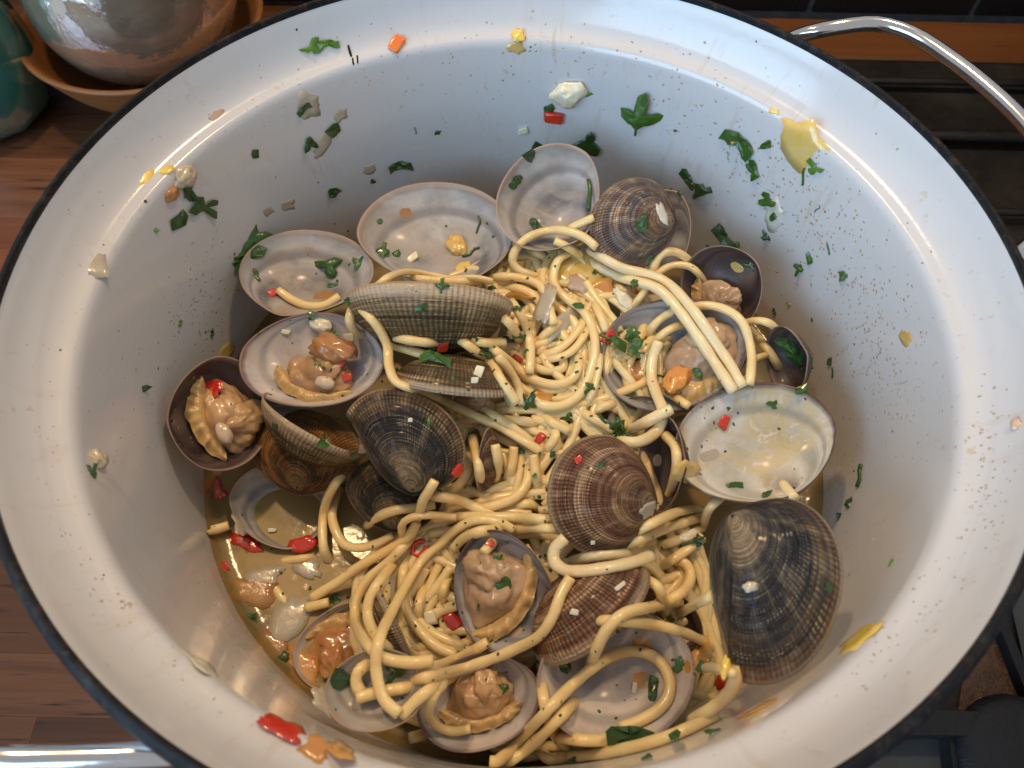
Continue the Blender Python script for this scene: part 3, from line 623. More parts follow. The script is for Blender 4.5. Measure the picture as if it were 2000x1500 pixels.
UPF = (0, .61, 1)          # a shell lying flat, mouth up
def clam(name, label, px, py, z, group='clams in the pot'):
    p = at(px, py, z); return root(name, p, label, 'clam', group)
CL = [
 # label, valves (cx, cy, L, theta, n, z, outside, inside, asp, infl, ux)
 ('open clam valve holding a short pasta strand, against the left wall', [(598, 530, 264, 177, (.02, .55, 1), -.46, 'brown', 'grey', .78, .20, .12)]),
 ('large open pale clam valve standing behind the edge-on ribbed shell', [(850, 452, 304, 176, (0, .45, 1), -.42, 'brown', 'grey', .80, .20, -.15)]),
 ('edge-on olive ribbed clam valve, belly to the viewer, upper centre', [(840, 594, 322, -3, (0.03, 1, -.22), -.38, 'olive', 'grey', .80, .31, .05)]),
 ('open white clam valve with orange flesh and chili beside the left wall', [(610, 698, 282, -4, (0, .50, 1), -.44, 'brown', 'white', .76, .21, .05)]),
 ('dark gaping clam with yellow frilled flesh at the far left', [(432, 806, 232, 80, (.55, .20, .8), -.50, 'grey', 'dark', .82, .30, -.1), (592, 880, 236, -20, (.1, -.5, -1), -.60, 'amber', 'dark', .74, .26, .15)]),
 ('slanted olive clam valve seen on edge beside the dark shell, left', [(618, 826, 232, -32, (.50, .85, .10), -.50, 'olive', 'grey', .74, .34, .0)]),
 ('dark banded clam, closed side up, left of centre', [(790, 857, 256, -27, (.05, -.25, -1), -.43, 'dark', 'grey', .76, .27, .27)]),
 ('dark clam half hidden under the dark banded one', [(770, 965, 200, -15, (0, -.5, -1), -.585, 'dark', 'grey', .74, .24, .1)]),
 ('clam valve filled with broth, sunk at the left of the pot', [(548, 985, 208, 168, (.05, .45, 1), -.665, 'brown', 'grey', .80, .24, -.2)]),
 ('flat brown clam lying edge-on with parsley on it, in the middle', [(888, 752, 244, 172, (-.12, -1, -.20), -.44, 'olive', 'grey', .74, .24, .05)]),
 ('tall grey-lined clam leaning on the back wall', [(1076, 385, 236, 236, (.0, .20, 1), -.34, 'brown', 'grey', .84, .27, .1)]),
 ('closed-side grey striped clam at the back right of the heap', [(1232, 442, 196, 72, (.22, -.10, -1), -.38, 'grey', 'grey', .88, .33, .12), (1282, 455, 178, 245, (-.5, .2, 1), -.46, 'brown', 'grey', .8, .24, .1)]),
 ('shadowed open clam behind the pasta loops, right', [(1410, 560, 176, -52, (-.50, .0, .85), -.42, 'brown', 'dark', .88, .30, .0)]),
 ('big gaping clam with two open valves and flesh under pasta, right', [(1316, 684, 300, 28, (-.10, .42, 1), -.43, 'brown', 'blue', .80, .25, -.2), (1476, 864, 330, 200, (.0, .42, 1), -.42, 'brown', 'cream', .74, .165, -.12)]),
 ('small dark ribbed clam with parsley on its edge, far right', [(1534, 704, 138, -68, (-.85, -.15, .35), -.44, 'grey', 'dark', .8, .34, .0)]),
 ('very large dark ribbed clam against the right wall', [(1500, 1152, 372, 250, (.30, -.22, -1), -.42, 'dark', 'grey', .72, .25, -.30)]),
 ('rounded brown ribbed clam with a red fleck, centre', [(1176, 966, 234, 84, (-.05, -.20, -1), -.42, 'brown', 'grey', .92, .34, -.04)]),
 ('open clam with plump grey flesh below the centre', [(978, 1152, 238, -68, (-.35, .25, .9), -.50, 'brown', 'blue', .84, .26, .1)]),
 ('brown clam wedge seen on edge below the rounded brown one', [(1156, 1198, 278, 219, (.60, -.80, -.28), -.50, 'brown', 'grey', .72, .32, .1)]),
 ('wide open clam holding broth and a curled strand, bottom', [(1203, 1312, 314, 10, (.0, .52, 1), -.585, 'brown', 'white', .82, .24, .1)]),
 ('open clam with flesh at the bottom edge of the heap', [(934, 1368, 242, 16, (-.05, .45, 1), -.56, 'brown', 'white', .74, .26, .1)]),
 ('sunken clam with orange flesh in the broth, lower left', [(690, 1262, 236, 8, (.05, .50, 1), -.715, 'brown', 'grey', .74, .2, .1)]),
 ('narrow ribbed shell edge behind a long strand, lower left', [(768, 1212, 168, -66, (.85, .40, -.35), -.60, 'olive', 'grey', .74, .3, .0)]),
 ('thin brown shell edge between upright strands, centre', [(946, 898, 128, -84, (-.9, .1, -.25), -.50, 'brown', 'dark', .7, .24, .0)]),
 ('dark upright shell edge left of the pearly open valve', [(1290, 905, 196, -84, (-.80, .10, .45), -.475, 'brown', 'dark', .66, .22, .0)]),
 ('small brown shell tucked beside the very large dark clam', [(1322, 1222, 118, 120, (-.3, .3, 1), -.57, 'brown', 'dark', .8, .25, .0)]),
 ('blue-grey shell glimpsed under the parsley cluster, right', [(1248, 822, 128, 200, (.1, .5, 1), -.50, 'dark', 'blue', .8, .25, .0)]),
 ('faint shell rim under the broth at the bottom', [(735, 1345, 205, 5, (.0, .50, 1), -.735, 'brown', 'grey', .74, .18, .0)]),
]
CLO = []
for i, (lab, vs) in enumerate(CL):
    cx, cy, z = vs[0][0], vs[0][1], vs[0][5]
    o = clam('clam', lab, cx, cy, z); CLO.append(o)
    for q, (cx, cy, L, th, n, z, ex, inn, asp, infl, ux) in enumerate(vs): put_valve(o, cx, cy, L, th, n, z, ex, inn, 11 * i + q, asp, infl, ux)
put_meat(CLO[3], 625, 736, 165, -14, (0, .5, 1), None, 1)
put_meat(CLO[4], 446, 815, 188, -62, (.4, .2, .8), None, 2)
put_meat(CLO[9], 925, 792, 110, -8, (0, .5, 1), -.50, 8, None, 'x', .6)
put_meat(CLO[12], 1405, 590, 120, -50, (-.4, 0, .9), None, 10, MEATG, 'x')
put_meat(CLO[13], 1376, 700, 215, 40, (-.1, .4, 1), None, 3, MEATG)
put_meat(CLO[17], 968, 1150, 205, 62, (-.2, .3, 1), None, 4, MEATG)
put_meat(CLO[20], 938, 1360, 165, 12, (0, .4, 1), None, 5)
put_meat(CLO[21], 672, 1265, 170, 200, (0, .5, 1), None, 6, BROWNT)

# ================================================================== spaghetti
SR = .0118                 # strand radius in pot radii
def smooth1(t, it=3):
    for _ in range(it):
        q = np.concatenate([[t[0]], t, [t[-1]]]); t = .25 * q[:-2] + .5 * q[1:-1] + .25 * q[2:]
    return t
def strand(label, mat, pts, sink='', rad=SR, lift=0., step=7., group='spaghetti strands', drape=True, seed=0, deep=None):
    Q = catmull(np.array(pts, float), step); T = []
    for px, py in Q:
        if drape: h = hit(px, py); T.append((h[2] if h else 2.2))
        else: h = BV[MOUND].ray_cast(Vector(CAM), Vector(ray(px, py)).normalized()); T.append(h[3] / np.linalg.norm(ray(px, py)) if h[0] is not None else 2.2)
    T = np.array(T)
    if drape:
        E = T.copy()
        for k in range(1, 6):
            E[k:] = np.minimum(E[k:], T[:-k] + .005 * k); E[:-k] = np.minimum(E[:-k], T[k:] + .005 * k)
        T = smooth1(E, 14)
    else: T = smooth1(T, 10)
    T = T - rad * .95 - lift
    if deep is not None: T = T + deep
    n = len(T); s_ = np.arange(n) * step; m = 42.
    if 's' in sink: T = T + .07 * np.clip(1 - s_ / m, 0, 1) ** 1.4
    if 'e' in sink: T = T + .07 * np.clip(1 - s_[::-1] / m, 0, 1) ** 1.4
    P = np.array([CAM + t * ray(*q) for q, t in zip(Q, T)])
    r_ = np.hypot(P[:, 0], P[:, 1]); lim = wall_r(P[:, 2]) - rad; k = np.minimum(1, lim / np.maximum(r_, 1e-6)); P[:, :2] *= k[:, None]; P[:, 2] = np.maximum(P[:, 2], -.815)
    rr = rad * (1 + .10 * np.array([noise.noise((i * .35, seed * 3.7, 1)) for i in range(n)])); rr[0] *= .93; rr[-1] *= .93
    V, Fc = tube(P, rr, 10, flat=.86 + .12 * math.sin(seed * 2.3))
    # blunt, slightly domed cut ends
    o = mesh('spaghetti', V, Fc, mat, loc=P[n // 2] - (0, 0, rad)); tag(o, label, 'spaghetti', group)
    if drape: solid(V, Fc)
    else: FILL.append((V, Fc))
    return o

PA, PP = PASTA, PASTA_PALE
ST = [
 ('submerged strand curving along the bottom left of the broth', PA, 'se', [(436, 1078), (478, 1093), (535, 1097), (595, 1090), (628, 1078)]),
 ('short broken strand floating in the broth, lower left', PA, '', [(530, 1136), (550, 1166), (570, 1194)]),
 ('strand stub touching the left wall at the broth line', PA, '', [(402, 1037), (425, 1033), (447, 1026)]),
 ('strand sinking upright beside the broth-filled valve', PA, 'se', [(684, 910), (655, 945), (636, 985), (630, 1030), (634, 1078), (652, 1104)]),
 ('strand bending round into the broth below the dark clam', PA, 's', [(664, 950), (649, 1000), (655, 1035), (672, 1062), (700, 1070), (735, 1062), (768, 1045)]),
 ('strand running up right from the broth below the dark clam', PA, 's', [(716, 1026), (745, 1006), (775, 996), (812, 992), (850, 985)]),
 ('strand dropping steeply below the dark banded clam', PA, 'e', [(850, 938), (838, 958), (825, 980), (818, 1006), (800, 1030)]),
 ('strand between the wedge and the bottom clam', PA, 'se', [(1058, 1318), (1062, 1365), (1078, 1425), (1108, 1460), (1140, 1470)]),
 ('strand along the very bottom of the heap', PA, 'se', [(1040, 1452), (1069, 1480), (1105, 1489), (1150, 1484)]),
 ('pale strand hugging the front wall under the open clam', PA, 's', [(1095, 1490), (1180, 1482), (1270, 1463), (1340, 1438), (1408, 1403)]),
 ('strand under the rim of the broth-holding clam', PA, 'se', [(1090, 1440), (1150, 1446), (1215, 1442), (1265, 1430)]),
 ('orange-stained strand beside the big dark clam, bottom right', PA, 's', [(1350, 1408), (1392, 1382), (1422, 1356), (1436, 1326), (1432, 1302)]),
 ('short strand cluster end beside the big dark clam', PA, 's', [(1366, 1306), (1400, 1304), (1438, 1316)]),
 ('strand reaching right to the foot of the big dark clam', PA, 'se', [(1145, 1213), (1190, 1212), (1240, 1215), (1300, 1225), (1360, 1246), (1408, 1274)]),
 ('strand arching down into the broth-holding clam', PA, 'e', [(1332, 1175), (1300, 1180), (1268, 1186), (1220, 1198), (1187, 1227), (1166, 1266), (1150, 1310)]),
 ('strand tip sticking out towards the big dark clam', PA, 's', [(1318, 1203), (1354, 1183), (1391, 1163)]),
 ('small looped strand left of the big dark clam', PA, 'se', [(1290, 1102), (1318, 1094), (1340, 1102), (1349, 1126), (1337, 1152), (1308, 1172), (1290, 1190)]),
 ('strand curling below the U-turn strand', PA, 'se', [(1252, 1128), (1284, 1146), (1295, 1175), (1300, 1200)]),
 ('upper of the parallel strands right of the brown clam', PA, 'se', [(1225, 1050), (1242, 1038), (1285, 1016), (1330, 998), (1372, 994)]),
 ('middle of the parallel strands right of the brown clam', PA, 'se', [(1210, 1072), (1250, 1052), (1290, 1036), (1340, 1019), (1378, 1008)]),
 ('lower of the parallel strands right of the brown clam', PA, 'se', [(1268, 1072), (1295, 1064), (1330, 1052), (1372, 1030)]),
 ('strand sloping to the parsley beside the big dark clam', PA, 's', [(1270, 1118), (1318, 1090), (1352, 1066), (1372, 1046)]),
 ('strand rising between the brown clam and the pearly valve', PA, 'se', [(1296, 846), (1318, 872), (1322, 905), (1316, 940), (1300, 985)]),
 ('pale strand end under the pearly open valve', PP, 'se', [(1372, 1028), (1386, 992), (1412, 966)]),
 ('pale stub under the right end of the pearly valve', PP, 's', [(1526, 942), (1538, 958), (1552, 974)]),
 ('strand behind the edge-on olive clam, left end', PA, 'se', [(755, 655), (790, 662), (830, 668), (872, 668)]),
 ('short strand with a blunt tip below the olive clam', PA, 'e', [(761, 673), (794, 683), (830, 692), (862, 697)]),
 ('strand sloping from under the olive clam', PA, 's', [(882, 655), (908, 670), (935, 690), (962, 710)]),
 ('strand running from the olive clam towards the sprig', PA, 's', [(905, 652), (920, 662), (945, 669), (986, 669)]),
 ('short strand behind the slanted olive clam', PA, 'se', [(668, 835), (658, 850), (648, 866)]),
 ('level strand behind the long diagonal strand, centre', PA, 'se', [(890, 822), (940, 818), (1000, 821), (1068, 828)]),
 ('strand slipping under the parsley, centre', PA, 's', [(1046, 800), (1080, 826), (1112, 842)]),
 ('strand running right to the dark green parsley cluster', PA, 's', [(1116, 790), (1149, 812), (1180, 828), (1200, 842)]),
 ('strand below the gaping clam rim', PA, 'se', [(1150, 812), (1183, 793), (1222, 786)]),
 ('upright strand right of the long S-shaped strand', PA, 'se', [(1134, 808), (1153, 774), (1165, 738), (1170, 700), (1164, 665)]),
 ('short strand under the orange tomato flesh', PA, 's', [(1150, 578), (1163, 598), (1176, 625), (1184, 650)]),
 ('strand slanting behind the twin strands', PA, 'se', [(1180, 545), (1218, 568), (1250, 590)]),
 ('strand bending below the brown clam, centre', PA, 'se', [(1045, 838), (1085, 846), (1068, 878), (1048, 902)]),
 ('first upright strand left of the brown clam', PA, 'e', [(922, 852), (928, 880), (934, 908), (942, 958)]),
 ('second upright strand left of the brown clam', PA, 'e', [(967, 868), (972, 905), (966, 946)]),
 ('third upright strand left of the brown clam', PA, 'e', [(1004, 872), (999, 911), (986, 952)]),
 ('fourth upright strand nearest the brown clam', PA, 'e', [(1042, 888), (1048, 935), (1058, 972)]),
 ('strand curving left from beside the brown clam', PA, 's', [(1030, 885), (1032, 932), (1013, 966), (972, 986), (925, 996)]),
 ('strand passing down left past the dark banded clam', PA, 'se', [(918, 876), (911, 925), (886, 956), (850, 970)]),
 ('strand sloping right from under the dark banded clam', PA, 's', [(842, 968), (892, 976), (931, 992), (968, 1012)]),
 ('short humped strand beside the brown clam', PA, 'se', [(988, 1000), (1010, 988), (1035, 984), (1062, 1000)]),
 ('lower level strand running to the brown clam', PA, 'se', [(962, 1034), (1015, 1034), (1060, 1032), (1100, 1034)]),
 ('level strand running to the brown clam', PA, 'e', [(845, 1012), (900, 1009), (960, 1010), (1020, 1011), (1084, 1017)]),
 ('looped strand end below the dark clam', PA, 's', [(800, 1072), (789, 1046), (785, 1026), (800, 1012), (835, 1006), (890, 1010)]),
 ('long strand sloping from the broth up to the looped strand', PA, '', [(608, 1168), (660, 1137), (700, 1107), (750, 1079), (795, 1050), (815, 1020)]),
 ('stub of strand lying on the sunken shell rim', PA, '', [(596, 1187), (620, 1182), (642, 1176)]),
 ('inner strand of the left double loop', PA, 'se', [(772, 1098), (745, 1130), (722, 1168), (719, 1206), (735, 1244), (760, 1270)]),
 ('outer strand of the left double loop', PA, 's', [(808, 1046), (762, 1094), (720, 1130), (697, 1170), (694, 1212), (712, 1252), (748, 1284), (800, 1294), (846, 1290)]),
 ('upright strand left of the grey flesh', PA, 'se', [(836, 1128), (822, 1165), (815, 1200), (825, 1230)]),
 ('strand beside the red chili and grey flesh', PA, 'se', [(884, 1112), (868, 1148), (866, 1190)]),
 ('strand bending under the long loop, lower left', PA, 's', [(806, 1076), (789, 1112), (786, 1155), (797, 1197), (820, 1232), (852, 1262), (890, 1280)]),
 ('small strand loop at the left bottom of the heap', PA, 'e', [(708, 1358), (696, 1335), (700, 1312), (722, 1296), (745, 1292)]),
 ('strand tip pointing left over the broth, bottom', PA, 'e', [(697, 1364), (730, 1354), (775, 1346), (825, 1338)]),
 ('short strand slanting at the bottom of the heap', PA, 'e', [(783, 1399), (815, 1366), (850, 1340), (888, 1320)]),
 ('strand stub at the bottom left of the heap', PA, 'e', [(800, 1442), (828, 1434), (846, 1424)]),
 ('strand with a blunt tip ending above the flesh clam', PA, 's', [(795, 1314), (850, 1303), (910, 1279), (953, 1254)]),
 ('U-bent strand draped in the bottom flesh clam', PA, 's', [(866, 1332), (844, 1360), (836, 1394), (855, 1419), (886, 1428), (919, 1423)]),
 ('short strand over the grey flesh clam rim', PA, 'e', [(884, 1074), (905, 1052), (940, 1038), (980, 1034)]),
 ('strand stub above the grey flesh', PA, 'e', [(944, 1080), (958, 1064), (972, 1044)]),
 ('long strand looping down the left side of the heap', PA, '', [(1004, 1036), (972, 1020), (928, 1017), (888, 1036), (860, 1062), (826, 1092), (794, 1141), (765, 1195), (744, 1240), (734, 1285), (738, 1330), (751, 1368), (780, 1395)]),
 ('long strand sweeping from the wedge clam to the lower left', PA, 'e', [(1115, 1127), (1096, 1160), (1079, 1205), (1053, 1242), (1010, 1266), (960, 1287), (900, 1307), (840, 1322), (786, 1331)]),
 ('upper arm of the U-turn strand under the brown clam', PP, 'se', [(1108, 1100), (1165, 1085), (1225, 1081), (1268, 1080)]),
 ('U-turn strand under the rounded brown clam', PP, '', [(1104, 1050), (1083, 1074), (1084, 1099), (1106, 1114), (1140, 1115), (1195, 1107), (1240, 1097), (1274, 1085)]),
 ('strand lying beside the long curled strand, bottom', PA, 'se', [(975, 1500), (1030, 1462), (1080, 1415), (1132, 1360)]),
 ('long strand curling in a hook over the broth-holding clam', PA, '', [(955, 1500), (1000, 1462), (1050, 1408), (1100, 1355), (1140, 1318), (1180, 1288), (1222, 1273), (1262, 1276), (1292, 1296), (1308, 1330), (1304, 1362), (1284, 1387), (1250, 1407), (1211, 1421)]),
 ('outer strand of the tight centre loop', PA, 'se', [(1046, 698), (1082, 700), (1116, 686), (1141, 654), (1150, 615)]),
 ('inner strand of the tight centre loop', PA, 'se', [(1042, 684), (1060, 658), (1085, 636), (1116, 612)]),
 ('middle strand of the tight centre loop', PA, 'se', [(1040, 692), (1074, 690), (1105, 672), (1133, 640), (1146, 606)]),
 ('strand looping under the tight centre loop', PA, 'se', [(1124, 676), (1131, 712), (1117, 740), (1083, 751), (1040, 740), (1005, 714), (972, 688), (944, 668)]),
 ('strand slanting down beside the centre strand', PA, 'se', [(972, 610), (1002, 640), (1016, 672)]),
 ('strand ending in a blunt cut tip, upper centre', PA, 's', [(998, 588), (1016, 615), (1030, 645), (1036, 680), (1034, 730)]),
 ('upper strand of the short twin pair, centre', PA, '', [(972, 694), (986, 712), (1000, 732), (1013, 758), (1021, 790)]),
 ('lower strand of the short twin pair, centre', PA, 's', [(952, 700), (968, 724), (984, 750), (1010, 788)]),
 ('strand running behind the large pale valve rim', PA, 's', [(732, 562), (760, 541), (795, 531), (840, 537), (880, 545), (925, 543), (962, 550)]),
 ('second strand behind the edge-on olive clam', PA, 'se', [(790, 542), (840, 547), (890, 550), (940, 548)]),
 ('strand arching right from behind the olive clam', PA, 's', [(952, 541), (990, 540), (1022, 544), (1050, 554), (1064, 572), (1074, 606), (1082, 634)]),
 ('strand above the olive clam tip with an orange stain', PA, 's', [(968, 562), (1005, 561), (1040, 575), (1058, 598)]),
 ('strand inside the top loop', PA, 'se', [(1012, 492), (1040, 492), (1060, 501), (1080, 520)]),
 ('short strand with a round tip at the top loop', PA, 'e', [(1083, 470), (1102, 479), (1124, 492), (1152, 512)]),
 ('strand stub leaning on the back clam', PA, '', [(1110, 449), (1132, 437), (1160, 425)]),
 ('big round loop of strand at the top of the heap', PA, 'e', [(1166, 484), (1140, 463), (1105, 451), (1070, 451), (1035, 462), (1011, 482), (1001, 508), (1013, 527), (1040, 538), (1070, 545)]),
 ('long S-shaped strand crossing the centre', PA, 's', [(1124, 488), (1092, 506), (1081, 538), (1087, 564), (1110, 585), (1136, 604), (1153, 630), (1162, 666), (1159, 705), (1147, 744), (1128, 774), (1096, 792), (1057, 790), (1034, 772)]),
 ('tip of strand beside the long diagonal strand', PA, 's', [(926, 791), (966, 813), (1008, 840), (1040, 866)]),
 ('loose strand between the two left open valves', PA, 'se', [(690, 596), (683, 626), (696, 648), (722, 662)]),
 ('long strand running diagonally from the left valves to the centre', PA, 's', [(694, 592), (715, 612), (739, 640), (756, 675), (760, 715), (772, 744), (800, 758), (840, 770), (882, 790), (926, 811), (975, 834), (1025, 862), (1058, 882)]),
 ('taller arched strand in front of the grey striped clam', PA, 'se', [(1246, 594), (1262, 560), (1275, 525), (1288, 501), (1308, 491), (1331, 497), (1350, 515), (1362, 538)]),
 ('lower arched strand in front of the grey striped clam', PA, 'se', [(1236, 602), (1258, 570), (1281, 538), (1311, 519), (1345, 520), (1367, 538), (1382, 564)]),
 ('strand sagging over the right rim of the gaping clam', PA, 'se', [(1446, 634), (1480, 626), (1510, 636), (1528, 664)]),
 ('strand slanting into the small dark clam', PA, 'se', [(1462, 640), (1485, 666), (1508, 695), (1534, 740)]),
 ('strand stub between gaping clam and small dark clam', PA, 'se', [(1444, 730), (1470, 704), (1496, 694)]),
 ('short strand lying inside the gaping clam', PA, 'se', [(1264, 690), (1290, 656), (1320, 638), (1346, 634)]),
 ('big arched strand over the gaping clam flesh', PA, 's', [(1256, 668), (1276, 637), (1306, 613), (1346, 601), (1388, 597), (1424, 608), (1448, 628), (1461, 657), (1468, 700), (1464, 752)]),
 ('stub of strand under the gaping clam hinge', PA, 's', [(1298, 764), (1322, 778), (1347, 795)]),
 ('left strand of the thick twin pair crossing the gaping clam', PP, 's', [(1143, 503), (1173, 522), (1208, 540), (1248, 551), (1276, 560), (1299, 576), (1329, 610), (1355, 646), (1382, 687), (1408, 727), (1433, 766)]),
 ('right strand of the thick twin pair crossing the gaping clam', PP, 's', [(1150, 486), (1182, 506), (1217, 524), (1257, 534), (1287, 544), (1314, 562), (1347, 597), (1374, 634), (1400, 674), (1427, 714), (1450, 757)]),
 ('bent strand hanging from the gaping clam to the parsley cluster', PP, 'e', [(1287, 667), (1275, 700), (1273, 738), (1283, 772), (1294, 800), (1290, 830), (1270, 853), (1240, 864), (1206, 862)]),
 ('short strand with a round knob tip under the gaping clam', PP, 'e', [(1312, 799), (1285, 812), (1255, 828), (1220, 846)]),
 ('short strand lying in the open valve by the left wall', PA, '', [(543, 566), (570, 585), (600, 597), (634, 596), (663, 578)]),
]
REG = [(1010, 480), (1150, 455), (1290, 540), (1420, 640), (1480, 740), (1330, 850), (1300, 1000), (1370, 1060), (1400, 1250), (1420, 1370), (1250, 1465), (1000, 1480), (850, 1430), (720, 1370), (690, 1250), (690, 1110), (820, 1010), (860, 900), (900, 700), (740, 640), (780, 570)]
def inreg(x, y):
    c = False; n = len(REG)
    for i in range(n):
        (x1, y1), (x2, y2) = REG[i], REG[i - 1]
        if (y1 > y) != (y2 > y) and x < (x2 - x1) * (y - y1) / (y2 - y1) + x1: c = not c
    return c
rf = random.Random(21); FILL = []; FO = []
def zone(m):
    x, y = m
    if y < 640: return 'partly buried strand at the top of the heap, among the back clams'
    if y < 860: return 'partly buried strand left of the gaping clam, upper heap' if x > 960 else 'partly buried strand between olive and dark banded clams'
    if y < 1080: return 'partly buried strand around the rounded brown clam' if x > 1050 else 'partly buried strand below the dark banded clam'
    if x < 900: return 'partly buried strand at the lower left of the heap'
    return 'partly buried strand around the plump grey flesh clam' if y < 1300 and x < 1120 else 'partly buried strand at the lower right of the heap' if x > 1120 else 'partly buried strand at the bottom of the heap' 
NF = 240
def filler(P, k, deep): FO.append(strand(zone(P[len(P) // 2]), PASTA, P, '', drape=False, seed=k, deep=deep, group='spaghetti strands buried in the heap'))
for k in range(NF):
    while True:
        x, y = rf.uniform(680, 1480), rf.uniform(460, 1480)
        if inreg(x, y): break
    a = rf.uniform(0, 6.28); cur = rf.choice((-1, 1)) * rf.uniform(.0008, .0035); P = [(x, y)]
    for q in range(rf.randint(14, 30)):
        cur += rf.uniform(-.0004, .0004); st_ = 1
        for tr in range(8):
            x2, y2 = x + 30 * math.cos(a + cur * 30), y + 30 * math.sin(a + cur * 30)
            if inreg(x2, y2): break
            a += .35 * (1 if cur > 0 else -1)
        else: break
        a += cur * 30; x, y = x2, y2; P.append((x, y))
    if len(P) < 7: continue
    filler(P, k, .006 + .065 * (1 - k / NF))
for k, (lab, mt, sk, pts) in enumerate(ST):
    Q = catmull(np.array(pts, float), 24.)
    if len(Q) < 7 or not inreg(*Q[len(Q) // 2]): continue
    T_ = np.gradient(Q, axis=0); T_ /= np.linalg.norm(T_, axis=1)[:, None]; N_ = np.stack([-T_[:, 1], T_[:, 0]], 1)
    for sd in (-2, -1, 1, 2):
        o_ = sd * (17 + 6 * rf.random() + 10 * np.sin(np.linspace(0, 3, len(Q)) + 6 * rf.random())); P = Q + N_ * np.asarray(o_)[:, None]
        e0, e1 = P[0] - T_[0] * 30 * rf.random(), P[-1] + T_[-1] * 30 * rf.random(); P = np.vstack([e0, P, e1])
        P = np.array([q for q in P if inreg(*q)])
        if len(P) > 6 and (np.linalg.norm(np.diff(P, axis=0), axis=1) < 60).all(): filler([tuple(q) for q in P[::2]], 500 + 4 * k + sd, .004 + .016 * rf.random() + .010 * (abs(sd) > 1))

k = 0; FV, FF_ = [], []
for V, Fc in FILL: FV.append(V); FF_ += [tuple(i + k for i in f) for f in Fc]; k += len(V)
solid(np.vstack(FV), FF_)
for k, (lab, mt, sk, pts) in enumerate(ST): strand(lab, mt, pts, sk, rad=SR * (1.22 if mt is PP else 1.04), seed=200 + k, lift=.002)

# drop buried strands of which nothing shows
for o, (V, Fc) in zip(FO, FILL):
    ctr = V.reshape(-1, 10, 3).mean(1); seen = 0
    for c in ctr[::2]:
        d = c - CAM; dc = d @ -CZ; lx, ly = (d @ CX) / dc, (d @ CY) / dc; cr, sr = math.cos(ROLL), math.sin(ROLL)
        h = hit(1000 + F * (cr * lx - sr * ly), 750 - F * (sr * lx + cr * ly), (MOUND,))
        if h is None or h[2] > dc - SR * 1.25: seen += 1
    if seen < 3: bpy.data.objects.remove(o, do_unlink=True)

# ================================================================== chopped things
def settle(o, V, Fc, px, py, scale, rotdeg, mats, label, cat, group, tilt=0, sink=.0, smooth=True, hard=None, keep=False):
    h = hit(px, py, (MOUND,))
    p, n, t = h; k = scale * t / F
    if keep: n = .5 * n + .5 * camv(0, 0, 1); n /= np.linalg.norm(n)
    u = camv(math.cos(R(rotdeg)), math.sin(R(rotdeg)), 0); u = u - n * (u @ n); u /= np.linalg.norm(u); v = np.cross(n, u)
    D = (np.asarray(V) * k) @ np.stack([u, v, n]); vd = -ray(px, py); vd = vd / np.linalg.norm(vd); gt = vd - n * (vd @ n); gl = np.linalg.norm(gt)
    if gl > 1e-3: gt /= gl; D = D + np.outer(D @ gt, gt) * (1 / max(.38, abs(n @ vd)) - 1)
    W = p + D + n * sink * k
    return tag(mesh(o, W, Fc, mats, loc=p, smooth=smooth, hard=hard), label, cat, group)
def thicken(O, h0, th):
    """closed sheet from an outline (list of x, y) with domed centre"""
    O = np.array(O); n = len(O); c = O.mean(0); V = [(x, y, h0 * .2) for x, y in O] + [tuple(c + .5 * (q - c)) + (h0,) for q in O] + [(c[0], c[1], h0 * 1.1)]
    V += [(x, y, z - th) for x, y, z in V]; m = 2 * n + 1; Fc = []
    for i in range(n):
        j = (i + 1) % n
        Fc += [(i, j, n + j, n + i), (n + i, n + j, 2 * n), (m + j, m + i, m + n + i, m + n + j), (m + n + j, m + n + i, m + 2 * n), (i, m + i, m + j, j)]
    return np.array(V), Fc
